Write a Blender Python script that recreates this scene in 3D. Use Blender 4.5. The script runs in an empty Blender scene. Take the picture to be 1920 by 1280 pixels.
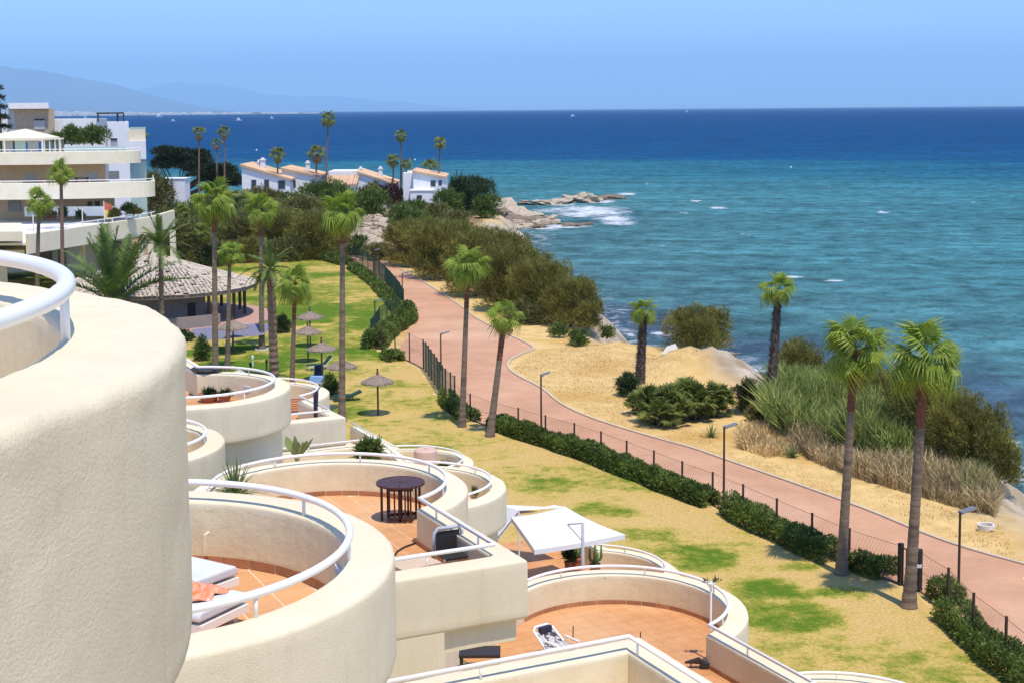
import bpy, math, random
import numpy as np
from mathutils import Matrix, Vector
random.seed(7); RNG = np.random.default_rng(7)
SC = bpy.context.scene; COL = SC.collection
R = math.radians
# ------------------------------------------------------------------ camera, world, sun, exposure
CAMZ = 21.5; LENS_PX = 2750.0; HOR = 206.0
PITCH = math.atan(LENS_PX / 28000.0); PY0 = HOR + LENS_PX * math.tan(PITCH); ROLL = R(0.46)
cd = bpy.data.cameras.new('camera'); cam = bpy.data.objects.new('camera', cd); COL.objects.link(cam); SC.camera = cam
cd.sensor_width = 36; cd.lens = LENS_PX / 1920 * 36; cd.shift_y = -(640 - PY0) / 1920
cd.clip_start = .1; cd.clip_end = 160000
cam.matrix_world = Matrix.Translation((0, 0, CAMZ)) @ Matrix.Rotation(math.pi / 2 - PITCH, 4, 'X') @ Matrix.Rotation(-ROLL, 4, 'Z')
SUN_EL = 69.0; SUN_AZ = 153.0           # azimuth clockwise from +Y
W = bpy.data.worlds.new('World'); SC.world = W; W.use_nodes = True
wn = W.node_tree.nodes; wl = W.node_tree.links; wn.clear()
sky = wn.new('ShaderNodeTexSky'); sky.sky_type = 'NISHITA'; sky.sun_disc = False
sky.sun_elevation = R(SUN_EL); sky.sun_rotation = R(SUN_AZ); sky.air_density = 1.0; sky.dust_density = 0.0; sky.ozone_density = 1.0; sky.altitude = 0
bg = wn.new('ShaderNodeBackground'); bg.inputs[1].default_value = .15
wo = wn.new('ShaderNodeOutputWorld'); tn = wn.new('ShaderNodeMix'); tn.data_type = 'RGBA'; tn.blend_type = 'MULTIPLY'; tn.inputs[0].default_value = 1; tn.inputs[7].default_value = (.61, .79, 1.12, 1)
wl.new(sky.outputs[0], tn.inputs[6]); wl.new(tn.outputs[2], bg.inputs[0]); wl.new(bg.outputs[0], wo.inputs[0])
sd = bpy.data.lights.new('sun', 'SUN'); sd.energy = 3.15; sd.angle = R(.53); sd.color = (1, .905, .76)
so = bpy.data.objects.new('sun', sd); COL.objects.link(so)
sv = Vector((math.sin(R(SUN_AZ)) * math.cos(R(SUN_EL)), math.cos(R(SUN_AZ)) * math.cos(R(SUN_EL)), math.sin(R(SUN_EL))))
so.rotation_euler = sv.to_track_quat('Z', 'Y').to_euler(); so.location = (0, 0, 60)
SC.view_settings.view_transform = 'Standard'; SC.view_settings.look = 'None'; SC.view_settings.gamma = 1
SC.view_settings.exposure = 0.5
SC.render.engine = 'CYCLES'
SC.cycles.max_bounces = 6; SC.cycles.diffuse_bounces = 3; SC.cycles.volume_bounces = 2; SC.cycles.transparent_max_bounces = 8
SC.cycles.caustics_reflective = False; SC.cycles.caustics_refractive = False

# ------------------------------------------------------------------ where a point of the photograph lies in the place
def _ray(px, py):
    dx, dy = px - 960.0, py - PY0; c, s = math.cos(ROLL), math.sin(ROLL)
    ux, uy = c * dx - s * dy, s * dx + c * dy
    return np.array([ux, LENS_PX * math.cos(PITCH) - uy * math.sin(PITCH), -LENS_PX * math.sin(PITCH) - uy * math.cos(PITCH)])
def G(px, py, H=17.5):
    d = _ray(px, py); t = -H / d[2]; return (d[0] * t, d[1] * t)
def PD(px, py, Y):
    d = _ray(px, py); t = Y / d[1]; return (d[0] * t, Y, CAMZ + d[2] * t)
def S(Y): return LENS_PX / Y               # photo pixels per metre at depth Y
GZ = CAMZ - 17.5                           # lawn level

# ------------------------------------------------------------------ materials
def lin(c): return tuple(((v / 255) / 12.92 if v / 255 <= .04045 else ((v / 255 + .055) / 1.055) ** 2.4) for v in c)
class NT:
    def __init__(s, m): s.n = m.node_tree.nodes; s.l = m.node_tree.links
    def add(s, t, **k):
        x = s.n.new(t)
        for a, b in k.items(): setattr(x, a, b)
        return x
def setin(node, **k):
    for a, b in k.items(): node.inputs[a.replace('_', ' ')].default_value = b
def mat(name, c1, c2=None, scale=3.0, rough=.8, bump=0.0, bscale=30., c3=None, spec=.3, stretch=None, metal=0., attr=None, transl=0., detail=5., bdist=.02, objrand=0., lo=.35, hi=.65):
    m = bpy.data.materials.new(name); m.use_nodes = True; t = NT(m); b = t.n['Principled BSDF']
    setin(b, Roughness=rough, Metallic=metal); b.inputs['Specular IOR Level'].default_value = spec
    tc = t.add('ShaderNodeNewGeometry')
    pos = tc.outputs['Position']
    if stretch:
        mp = t.add('ShaderNodeMapping'); mp.inputs['Scale'].default_value = stretch; t.l.new(pos, mp.inputs[0]); pos = mp.outputs[0]
    col = None
    if c2 is not None:
        nz = t.add('ShaderNodeTexNoise'); setin(nz, Scale=scale, Detail=detail, Roughness=.6); t.l.new(pos, nz.inputs['Vector'])
        cr = t.add('ShaderNodeValToRGB'); cr.color_ramp.elements[0].position = lo; cr.color_ramp.elements[1].position = hi
        cr.color_ramp.elements[0].color = (*c1, 1); cr.color_ramp.elements[1].color = (*c2, 1)
        t.l.new(nz.outputs[0], cr.inputs[0]); col = cr.outputs[0]
        if c3 is not None:
            n2 = t.add('ShaderNodeTexNoise'); setin(n2, Scale=scale * .17, Detail=4.); t.l.new(pos, n2.inputs['Vector'])
            c2r = t.add('ShaderNodeValToRGB'); c2r.color_ramp.elements[0].position = .5; c2r.color_ramp.elements[1].position = .68
            t.l.new(n2.outputs[0], c2r.inputs[0])
            mx = t.add('ShaderNodeMix', data_type='RGBA'); mx.inputs['B'].default_value = (*c3, 1)
            t.l.new(c2r.outputs[0], mx.inputs[0]); t.l.new(col, mx.inputs[6]); col = mx.outputs[2]
            mx.inputs[7].default_value = (*c3, 1)
    if attr:
        a = t.add('ShaderNodeAttribute', attribute_name=attr)
        mx = t.add('ShaderNodeMix', data_type='RGBA', blend_type='MULTIPLY'); mx.inputs[0].default_value = 1
        if col is not None: t.l.new(col, mx.inputs[6])
        else: mx.inputs[6].default_value = (*c1, 1)
        t.l.new(a.outputs['Color'], mx.inputs[7]); col = mx.outputs[2]
    if objrand:
        oi = t.add('ShaderNodeObjectInfo'); mr = t.add('ShaderNodeMapRange'); setin(mr, To_Min=1 - objrand, To_Max=1 + objrand)
        t.l.new(oi.outputs['Random'], mr.inputs[0])
        mx = t.add('ShaderNodeMix', data_type='RGBA', blend_type='MULTIPLY'); mx.inputs[0].default_value = 1
        if col is not None: t.l.new(col, mx.inputs[6])
        else: mx.inputs[6].default_value = (*c1, 1)
        t.l.new(mr.outputs[0], mx.inputs[7]); col = mx.outputs[2]
    if col is not None: t.l.new(col, b.inputs['Base Color'])
    else: b.inputs['Base Color'].default_value = (*c1, 1)
    if bump:
        nb = t.add('ShaderNodeTexNoise'); setin(nb, Scale=bscale, Detail=6., Roughness=.65); t.l.new(pos, nb.inputs['Vector'])
        bp = t.add('ShaderNodeBump'); setin(bp, Strength=bump, Distance=bdist); t.l.new(nb.outputs[0], bp.inputs['Height']); t.l.new(bp.outputs[0], b.inputs['Normal'])
    if transl:
        tr = t.add('ShaderNodeBsdfTranslucent'); ms = t.add('ShaderNodeMixShader'); ms.inputs[0].default_value = transl
        if col is not None: t.l.new(col, tr.inputs[0])
        else: tr.inputs[0].default_value = (*c1, 1)
        t.l.new(b.outputs[0], ms.inputs[1]); t.l.new(tr.outputs[0], ms.inputs[2]); t.l.new(ms.outputs[0], t.n['Material Output'].inputs[0])
    return m
M = {}
def stucco(name, c1, c2, c3, b1, b2, s2=9.):
    m = mat(name, c1, c2, scale=1.6, rough=.9, bump=0, c3=c3, spec=.15); t = NT(m); b = t.n['Principled BSDF']
    g = t.add('ShaderNodeNewGeometry')
    n1 = t.add('ShaderNodeTexNoise'); setin(n1, Scale=70., Detail=5., Roughness=.7)
    n2 = t.add('ShaderNodeTexNoise'); setin(n2, Scale=s2, Detail=5., Roughness=.6); n2.inputs['Distortion'].default_value = .15
    for n in (n1, n2): t.l.new(g.outputs['Position'], n.inputs['Vector'])
    p1 = t.add('ShaderNodeBump'); setin(p1, Strength=b1, Distance=.006); t.l.new(n1.outputs[0], p1.inputs['Height'])
    p2 = t.add('ShaderNodeBump'); setin(p2, Strength=b2, Distance=.03); t.l.new(n2.outputs[0], p2.inputs['Height']); t.l.new(p1.outputs[0], p2.inputs['Normal'])
    src = b.inputs['Base Color'].links[0].from_socket; mp = t.add('ShaderNodeMapping'); mp.inputs['Scale'].default_value = (5, 5, .45); t.l.new(g.outputs['Position'], mp.inputs[0])
    n4 = t.add('ShaderNodeTexNoise'); setin(n4, Scale=1.3, Detail=7., Roughness=.65); t.l.new(mp.outputs[0], n4.inputs['Vector']); r4 = t.add('ShaderNodeMapRange'); setin(r4, From_Min=.52, From_Max=.78, To_Min=1., To_Max=.90); t.l.new(n4.outputs[0], r4.inputs[0])
    v5 = t.add('ShaderNodeTexNoise'); setin(v5, Scale=26., Detail=3.); t.l.new(g.outputs['Position'], v5.inputs['Vector']); r5 = t.add('ShaderNodeMapRange'); setin(r5, From_Min=.72, From_Max=.80, To_Min=1., To_Max=.8); t.l.new(v5.outputs[0], r5.inputs[0])
    mm = t.add('ShaderNodeMath', operation='MULTIPLY'); t.l.new(r4.outputs[0], mm.inputs[0]); t.l.new(r5.outputs[0], mm.inputs[1])
    mx = t.add('ShaderNodeMix', data_type='RGBA', blend_type='MULTIPLY'); mx.inputs[0].default_value = 1; t.l.new(src, mx.inputs[6]); t.l.new(mm.outputs[0], mx.inputs[7]); t.l.new(mx.outputs[2], b.inputs['Base Color'])
    t.l.new(p2.outputs[0], b.inputs['Normal']); return m
M['stucco'] = stucco('cream_stucco', (.73, .64, .45), (.775, .685, .495), (.70, .605, .41), .9, .13)
M['stucco_top'] = stucco('cream_stucco_coping', (.67, .56, .375), (.70, .595, .41), (.63, .52, .335), .2, .12)
M['stucco_in'] = stucco('warm_beige_stucco_inside', (.71, .605, .39), (.77, .67, .45), (.65, .53, .32), .5, .5, 5.)
M['white'] = mat('white_painted_wall', (.80, .80, .79), (.74, .74, .73), scale=1.2, rough=.85)
M['white_cool'] = mat('cool_white_wall', (.78, .79, .81), (.74, .75, .78), scale=1.2, rough=.85)
M['cream2'] = mat('cream_balcony_paint', (.78, .70, .53), (.72, .64, .47), scale=.8, rough=.85)
M['beige'] = mat('beige_stone_cladding', (.46, .37, .27), (.38, .31, .22), scale=2.5, rough=.9)
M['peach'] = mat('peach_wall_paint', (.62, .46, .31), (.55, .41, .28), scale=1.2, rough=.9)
M['rail'] = mat('white_lacquered_metal', (.84, .815, .77), rough=.3, spec=.5)
M['tile'] = mat('terracotta_floor_tile', (.56, .265, .105), (.64, .33, .14), scale=2.2, rough=.6, bump=.2, bscale=40, bdist=.004, objrand=.07, c3=(.69, .40, .20), spec=.3)
M['grout'] = mat('pale_grout', (.80, .62, .42), (.72, .54, .36), scale=8, rough=.95)
M['skirt'] = mat('brown_skirting_tile', (.36, .16, .075), (.42, .20, .10), scale=6, rough=.6, objrand=.15)
M['glass'] = mat('dark_window_glass', (.05, .07, .085), rough=.1, spec=.8)
M['shutter'] = mat('grey_shutter', (.45, .46, .48), (.38, .39, .41), scale=4, rough=.6)
M['dark'] = mat('dark_metal', (.035, .03, .028), rough=.5)
M['rust'] = mat('rusty_brown_post', (.075, .045, .03), (.05, .03, .02), scale=20, rough=.7)
M['greenmetal'] = mat('green_fence_metal', (.018, .055, .035), rough=.5)
M['lampgrey'] = mat('grey_lamp_head', (.25, .26, .27), rough=.4, metal=.4)
M['thatch'] = mat('heather_thatch', (.24, .18, .135), (.34, .27, .21), scale=14, rough=1, bump=.8, bscale=60, stretch=(1, 1, .3))
M['wood'] = mat('dark_reddish_wood', (.06, .022, .018), (.09, .035, .028), scale=12, rough=.45, stretch=(1, 1, .2))
M['woodpole'] = mat('brown_wooden_pole', (.13, .08, .05), (.09, .055, .035), scale=12, rough=.8)
M['cloth_white'] = mat('white_canvas', (.84, .84, .83), (.80, .80, .80), scale=2, rough=.9, transl=.15)
M['cushion'] = mat('grey_white_cushion', (.66, .67, .69), (.60, .61, .64), scale=5, rough=.95)
M['orange'] = mat('orange_patterned_cloth', (.75, .18, .05), (.82, .45, .30), scale=22, rough=.95, bump=.6, bscale=25)
M['pot'] = mat('terracotta_pot', (.42, .15, .075), (.35, .12, .06), scale=8, rough=.8)
M['blue'] = mat('light_blue_fabric', (.22, .38, .72), (.3, .45, .75), scale=6, rough=.9)
M['navy'] = mat('dark_navy_fabric', (.02, .03, .06), (.05, .03, .05), scale=8, rough=.8)
M['purple'] = mat('grey_violet_canvas', (.20, .20, .27), (.16, .16, .22), scale=3, rough=.9)
M['greygaz'] = mat('grey_gazebo_wall', (.30, .27, .24), (.25, .225, .20), scale=1.5, rough=.9)
M['rooftile'] = mat('whitewashed_roof_tile', (.42, .35, .27), (.58, .50, .40), scale=9, rough=.95, attr='tint')
M['roofunder'] = mat('dark_roof_underlay', (.17, .135, .11), (.24, .19, .16), scale=6, rough=1)
M['oroof'] = mat('orange_clay_roof', (.58, .36, .21), (.68, .48, .32), scale=2.2, rough=.9, c3=(.50, .32, .20), attr='tint')
M['trunk'] = mat('grey_brown_palm_bark', (.16, .115, .08), (.25, .19, .135), scale=5, rough=.95, bump=.6, bscale=14, stretch=(.6, .6, 3.5), c3=(.12, .09, .07))
M['trunk_brown'] = mat('brown_palm_bark', (.16, .105, .075), (.22, .15, .11), scale=6, rough=.95, bump=.7, bscale=14, stretch=(.6, .6, 3.0))
M['sleeve'] = mat('red_brown_palm_fibre', (.13, .05, .03), (.21, .085, .05), scale=14, rough=1, bump=.6, bscale=30)
M['shag'] = mat('shaggy_old_leaf_bases', (.075, .055, .045), (.14, .105, .08), scale=9, rough=1, bump=.8, bscale=30)
M['twig'] = mat('brown_twig_bark', (.12, .09, .065), (.09, .065, .045), scale=6, rough=1)
def leafmat(n, c1, c2, tr=.3, rough=.55, sc=1.2): return mat(n, c1, c2, scale=sc, rough=rough, transl=tr, attr='tint', spec=.35, detail=3)
M['fan'] = leafmat('fan_palm_leaf', (.18, .26, .03), (.30, .385, .05), .4, .45)
M['fan_far'] = leafmat('far_fan_palm_leaf', (.15, .19, .035), (.23, .26, .055), .3, .6)
M['deadfan'] = leafmat('dry_palm_leaf', (.36, .26, .14), (.27, .19, .10), .15, .8)
M['feather'] = leafmat('date_palm_leaf', (.085, .14, .035), (.15, .215, .05), .25, .5)
M['tamarisk'] = leafmat('olive_brown_tamarisk', (.16, .15, .03), (.25, .23, .05), .25, .8, .5)
M['green'] = leafmat('mid_green_leaf', (.085, .135, .025), (.15, .205, .04), .3, .6)
M['dkgreen'] = leafmat('dark_green_leaf', (.03, .055, .018), (.055, .09, .025), .2, .7)
M['pine'] = leafmat('dark_pine_needles', (.016, .032, .014), (.032, .052, .018), .1, .8)
M['olive'] = leafmat('olive_shrub_leaf', (.14, .14, .04), (.21, .205, .06), .25, .7)
M['hedge'] = leafmat('hedge_leaf', (.085, .13, .024), (.16, .215, .04), .3, .5)
M['maroon'] = leafmat('bougainvillea_leaf', (.14, .045, .06), (.09, .08, .045), .25, .7, 2.)
M['agave'] = leafmat('agave_leaf', (.15, .21, .07), (.24, .29, .10), .15, .5)
M['reed'] = leafmat('green_reed', (.22, .28, .06), (.33, .36, .10), .3, .7)
M['dryreed'] = leafmat('dry_reed', (.46, .36, .19), (.38, .28, .14), .2, .8)
M['drygrass'] = leafmat('straw_tuft', (.68, .50, .24), (.58, .41, .18), .2, .9)
M['cactus'] = mat('cactus_skin', (.07, .13, .035), (.10, .17, .05), scale=8, rough=.6)
M['rock'] = mat('pale_coastal_rock', (.44, .35, .25), (.56, .47, .35), scale=.7, rough=.95, bump=.9, bscale=2.2, bdist=.3, c3=(.30, .23, .17))
M['rockwet'] = mat('wet_brown_rock', (.16, .115, .075), (.28, .21, .14), scale=.8, rough=.8, bump=.9, bscale=2.2, bdist=.3)
M['kerb'] = mat('pale_concrete_kerb', (.58, .48, .34), (.50, .41, .29), scale=4, rough=.9)
M['concrete'] = mat('white_concrete', (.70, .67, .60), (.6, .57, .5), scale=4, rough=.9)
M['pinkwall'] = mat('pinkish_paving', (.50, .30, .24), (.44, .26, .20), scale=3, rough=.9)
M['greenglass'] = mat('pale_green_glass', (.42, .56, .52), rough=.15, spec=.7)
M['townwhite'] = mat('distant_town_walls', (.80, .79, .77), (.6, .58, .56), scale=.01, rough=.9)
M['mount'] = mat('hazy_mountain_slope', (.10, .11, .09), (.15, .14, .11), scale=.0005, rough=1)
M['red'] = mat('red_cloth', (.55, .13, .08), rough=.8); M['yellow'] = mat('yellow_cloth', (.75, .52, .12), rough=.8)

# ------------------------------------------------------------------ mesh helpers
ROOTLOC = {}
def tag(o, label=None, cat=None, group=None, kind=None):
    for k, v in (('label', label), ('category', cat), ('group', group), ('kind', kind)):
        if v: o[k] = v
    return o
def empty(name, loc, label, cat, group=None):
    o = bpy.data.objects.new(name, None); COL.objects.link(o); o.location = loc; o.empty_display_size = .3
    ROOTLOC[o.name] = tuple(loc); return tag(o, label, cat, group)
class MB:
    def __init__(s): s.v = []; s.f = []; s.n = 0; s.t = []
    def add(s, V, F, tint=1.0):
        V = np.asarray(V, float).reshape(-1, 3); s.v.append(V)
        for q in F: s.f.append(tuple(int(i) + s.n for i in q))
        s.n += len(V); tt = np.asarray(tint, float)
        s.t.append(np.full(len(V), float(tt)) if tt.ndim == 0 else tt); return s
    def box(s, c, d, rz=0., tint=1.0):
        x, y, z = d[0] / 2, d[1] / 2, d[2] / 2; cs, sn = math.cos(rz), math.sin(rz)
        P = [(sx * x, sy * y, sz * z) for sz in (-1, 1) for sy in (-1, 1) for sx in (-1, 1)]
        V = [(c[0] + a * cs - b * sn, c[1] + a * sn + b * cs, c[2] + e) for a, b, e in P]
        return s.add(V, [(0, 2, 3, 1), (4, 5, 7, 6), (0, 1, 5, 4), (2, 6, 7, 3), (0, 4, 6, 2), (1, 3, 7, 5)], tint)
    def tube(s, pts, r, seg=8, cap=True, tint=1.0):
        pts = [Vector(p) for p in pts]; n = len(pts); rr = r if hasattr(r, '__len__') else [r] * n
        V = []; F = []; prev = None
        for i, p in enumerate(pts):
            d = (pts[min(i + 1, n - 1)] - pts[max(i - 1, 0)]).normalized()
            a = prev if prev is not None else (Vector((1, 0, 0)) if abs(d.z) > .7 else Vector((0, 0, 1)))
            a = (a - d * a.dot(d)).normalized(); b = d.cross(a); prev = a
            for k in range(seg):
                t = 2 * math.pi * k / seg; V.append(p + (a * math.cos(t) + b * math.sin(t)) * rr[i])
        for i in range(n - 1):
            for k in range(seg):
                k2 = (k + 1) % seg; F.append((i * seg + k, i * seg + k2, (i + 1) * seg + k2, (i + 1) * seg + k))
        if cap: F.append(tuple(range(seg))[::-1]); F.append(tuple((n - 1) * seg + k for k in range(seg)))
        return s.add([tuple(v) for v in V], F, tint)
    def lathe(s, prof, c=(0, 0, 0), seg=24, tint=1.0):
        V = []; F = []; n = len(prof)
        for r, z in prof:
            for k in range(seg):
                t = 2 * math.pi * k / seg; V.append((c[0] + r * math.cos(t), c[1] + r * math.sin(t), c[2] + z))
        for i in range(n - 1):
            for k in range(seg):
                k2 = (k + 1) % seg; F.append((i * seg + k, i * seg + k2, (i + 1) * seg + k2, (i + 1) * seg + k))
        return s.add(V, F, tint)
    def prism(s, poly, z0, z1, tint=1.0):
        n = len(poly); V = [(x, y, z0) for x, y in poly] + [(x, y, z1) for x, y in poly]
        F = [tuple(range(n))[::-1], tuple(range(n, 2 * n))] + [(i, (i + 1) % n, (i + 1) % n + n, i + n) for i in range(n)]
        return s.add(V, F, tint)
    def build(s, name, m, parent=None, smooth=False, origin=None, **kw):
        V = np.concatenate(s.v) if s.v else np.zeros((0, 3))
        if parent is not None:
            L = ROOTLOC[parent.name]
            if isinstance(L, str): L = ROOTLOC[L]
            V = V - np.array(L)
        elif origin is not None: V = V - np.array(origin)
        me = bpy.data.meshes.new(name); me.from_pydata(V.tolist(), [], s.f); me.materials.append(m)
        T = np.concatenate(s.t)
        at = me.attributes.new('tint', 'FLOAT_COLOR', 'POINT')
        at.data.foreach_set('color', np.repeat(np.c_[T, T, T, np.ones(len(T))][:, :], 1, axis=0).ravel().astype(np.float32))
        if smooth: me.polygons.foreach_set('use_smooth', [True] * len(me.polygons))
        o = bpy.data.objects.new(name, me); COL.objects.link(o)
        if parent is not None: o.parent = parent; ROOTLOC[o.name] = ROOTLOC[parent.name]
        elif origin is not None: o.location = origin; ROOTLOC[o.name] = tuple(origin)
        else: ROOTLOC[o.name] = (0, 0, 0)
        return tag(o, **kw)
def copy_tree(o, parent=None):
    c = o.copy(); COL.objects.link(c)
    if parent is not None: c.parent = parent
    for ch in o.children: copy_tree(ch, c)
    return c
def fastmesh(name, V, tris, m, tint=None, parent=None, origin=None, attrs=None, smooth=False, nper=3, **kw):
    V = np.asarray(V, np.float64)
    if parent is not None: V = V - np.array(ROOTLOC[parent.name])
    elif origin is not None: V = V - np.array(origin)
    me = bpy.data.meshes.new(name); nf = len(tris)
    me.vertices.add(len(V)); me.vertices.foreach_set('co', V.ravel().astype(np.float32))
    me.loops.add(nf * nper); me.loops.foreach_set('vertex_index', np.asarray(tris, np.int32).ravel())
    me.polygons.add(nf); me.polygons.foreach_set('loop_start', np.arange(0, nf * nper, nper, dtype=np.int32))
    me.update(calc_edges=True); me.validate()
    if tint is not None:
        at = me.attributes.new('tint', 'FLOAT_COLOR', 'POINT')
        if np.ndim(tint) == 1: tint = np.c_[tint, tint, tint]
        at.data.foreach_set('color', np.c_[tint, np.ones(len(tint))].ravel().astype(np.float32))
    for k, v in (attrs or {}).items():
        at = me.attributes.new(k, 'FLOAT', 'POINT'); at.data.foreach_set('value', np.asarray(v, np.float32))
    me.materials.append(m)
    if smooth: me.polygons.foreach_set('use_smooth', [True] * nf)
    o = bpy.data.objects.new(name, me); COL.objects.link(o)
    if parent is not None: o.parent = parent; ROOTLOC[o.name] = ROOTLOC[parent.name]
    elif origin is not None: o.location = origin; ROOTLOC[o.name] = tuple(origin)
    else: ROOTLOC[o.name] = (0, 0, 0)
    return tag(o, **kw)
def vnoise(x, y, s=1.0, seed=0):
    x = np.asarray(x) * s; y = np.asarray(y) * s; xi = np.floor(x); yi = np.floor(y); fx = x - xi; fy = y - yi
    fx = fx * fx * (3 - 2 * fx); fy = fy * fy * (3 - 2 * fy)
    def h(a, b):
        v = np.sin(a * 127.1 + b * 311.7 + seed * 74.7) * 43758.5453; return v - np.floor(v)
    return (h(xi, yi) * (1 - fx) + h(xi + 1, yi) * fx) * (1 - fy) + (h(xi, yi + 1) * (1 - fx) + h(xi + 1, yi + 1) * fx) * fy
def fbm(x, y, s=1.0, seed=0, o=4): return sum(vnoise(x, y, s * 2 ** i, seed + i) * .5 ** (i + 1) for i in range(o))
def segdist(X, Y, poly, closed=False):
    d = np.full(X.shape, 1e9); n = len(poly)
    for i in range(n if closed else n - 1):
        ax, ay = poly[i]; bx, by = poly[(i + 1) % n]; dx, dy = bx - ax, by - ay
        t = np.clip(((X - ax) * dx + (Y - ay) * dy) / (dx * dx + dy * dy + 1e-9), 0, 1)
        d = np.minimum(d, np.hypot(X - ax - t * dx, Y - ay - t * dy))
    return d
def inside(X, Y, poly):
    r = np.zeros(X.shape, bool); n = len(poly); j = n - 1
    for i in range(n):
        xi, yi = poly[i]; xj, yj = poly[j]
        r ^= ((yi > Y) != (yj > Y)) & (X < (xj - xi) * (Y - yi) / (yj - yi + 1e-12) + xi); j = i
    return r
def smooth_poly(p, it=2):
    for _ in range(it):
        q = [p[0]]
        for a, b in zip(p[:-1], p[1:]): q += [(a[0] * .75 + b[0] * .25, a[1] * .75 + b[1] * .25), (a[0] * .25 + b[0] * .75, a[1] * .25 + b[1] * .75)]
        p = q + [p[-1]]
    return p
def gridmesh(xs, ys, zf):
    X, Y = np.meshgrid(xs, ys); Z = zf(X, Y); V = np.stack([X, Y, Z], -1).reshape(-1, 3); nx = len(xs); ny = len(ys)
    i = np.arange(nx * ny).reshape(ny, nx); Q = np.stack([i[:-1, :-1], i[:-1, 1:], i[1:, 1:], i[1:, :-1]], -1).reshape(-1, 4)
    return X, Y, V, Q
# ------------------------------------------------------------------ ground, coast, sea, mountains
coast_px = [(2300, 1250), (1920, 990), (1860, 925), (1760, 868), (1650, 800), (1500, 740), (1420, 700), (1345, 662), (1250, 642), (1130, 632), (1085, 590), (1020, 530), (960, 480), (922, 445), (900, 424), (925, 414), (938, 404), (925, 392), (900, 380), (850, 368), (600, 363), (300, 362), (0, 362), (-500, 362)]
coast = [G(*p) for p in coast_px]
land = coast + [(-330, coast[-1][1]), (-330, -30), (60, -30), (60, 20)]
def coast_sd(X, Y):
    d = segdist(X, Y, land, True); return np.where(inside(X, Y, land), d, -d)
MOUND = G(1350, 700)
def ground_z(X, Y):
    X = np.asarray(X, float); Y = np.asarray(Y, float); d = coast_sd(X, Y)
    n = fbm(X, Y, .13, 3, 4); d2 = d + (n - .5) * 5
    t = np.clip((d2 + 8.5) / 9.0, 0, 1); t = t * t * (3 - 2 * t)
    z = -2.0 + (GZ - .02 + 2.0) * t
    far = np.clip((d - 1) / 6, 0, 1)
    z = z + (fbm(X, Y, .6, 9, 3) - .5) * .5 * (1 - far) + (1 - far) * t * (fbm(X, Y, 1.7, 5, 2) - .5) * .5
    m = np.exp(-(((X - MOUND[0]) / 4.0) ** 2 + ((Y - MOUND[1]) / 5.5) ** 2)); m2 = np.exp(-(((X - MOUND[0] + 1.0) / 3.6) ** 2 + ((Y - MOUND[1] - 1) / 4.2) ** 2) ** 1.6); z = z + m2 * 1.7 * np.clip(t * 1.15, 0, 1) * (1 - .45 * vnoise(X, Y, 1.1, 6))
    return z
gmat = mat('straw_and_sand_ground', (.56, .38, .145), (.69, .49, .21), scale=1.1, rough=1, bump=.6, bscale=5, c3=(.53, .325, .10), spec=.1, bdist=.06, detail=9)
t = NT(gmat); b = t.n['Principled BSDF']; src = b.inputs['Base Color'].links[0].from_socket
a = t.add('ShaderNodeAttribute', attribute_name='shore')
nz = t.add('ShaderNodeTexNoise'); setin(nz, Scale=.5, Detail=7.)
g_ = t.add('ShaderNodeNewGeometry'); t.l.new(g_.outputs['Position'], nz.inputs['Vector'])
rr_ = t.add('ShaderNodeValToRGB'); rr_.color_ramp.elements[0].position = .35; rr_.color_ramp.elements[1].position = .65
rr_.color_ramp.elements[0].color = (.30, .23, .15, 1); rr_.color_ramp.elements[1].color = (.50, .43, .33, 1); t.l.new(nz.outputs[0], rr_.inputs[0])
mx = t.add('ShaderNodeMix', data_type='RGBA'); t.l.new(a.outputs['Fac'], mx.inputs[0]); t.l.new(src, mx.inputs[6]); t.l.new(rr_.outputs[0], mx.inputs[7])
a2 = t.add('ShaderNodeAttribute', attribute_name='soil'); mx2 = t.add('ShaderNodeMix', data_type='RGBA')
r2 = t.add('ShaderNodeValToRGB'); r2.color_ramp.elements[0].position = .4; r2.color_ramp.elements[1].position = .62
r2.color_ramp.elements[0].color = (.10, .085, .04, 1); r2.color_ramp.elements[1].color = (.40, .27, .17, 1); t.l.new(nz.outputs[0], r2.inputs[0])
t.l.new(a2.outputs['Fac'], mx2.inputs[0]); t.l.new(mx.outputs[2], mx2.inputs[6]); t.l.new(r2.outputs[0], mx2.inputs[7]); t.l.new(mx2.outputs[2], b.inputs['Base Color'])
xs = np.concatenate([np.arange(-330, -60, 5.0), np.arange(-60, 62, .8)])
ys = [-30.0, -10., 10.]
while ys[-1] < 345: ys.append(ys[-1] + (.9 if ys[-1] < 150 else 2.0))
X, Y, V, Q = gridmesh(xs, np.array(ys), ground_z)
sdv = coast_sd(X, Y).ravel(); Xr, Yr = X.ravel(), Y.ravel()
MX, MY = G(1370, 700); er = np.exp(-(((Xr - MX - .6) / 3.2) ** 2 + ((Yr - MY) / 5.0) ** 2)) * 4.5
shore = np.clip((2.2 + er - sdv + (fbm(Xr, Yr, .5, 2, 3) - .5) * 5) / 3, 0, 1)
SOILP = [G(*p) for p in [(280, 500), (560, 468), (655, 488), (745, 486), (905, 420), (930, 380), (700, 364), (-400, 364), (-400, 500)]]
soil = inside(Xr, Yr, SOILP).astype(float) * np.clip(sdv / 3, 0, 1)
ground = fastmesh('ground', V, Q, gmat, nper=4, attrs={'shore': shore, 'soil': soil}, smooth=True, kind='structure')

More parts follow.
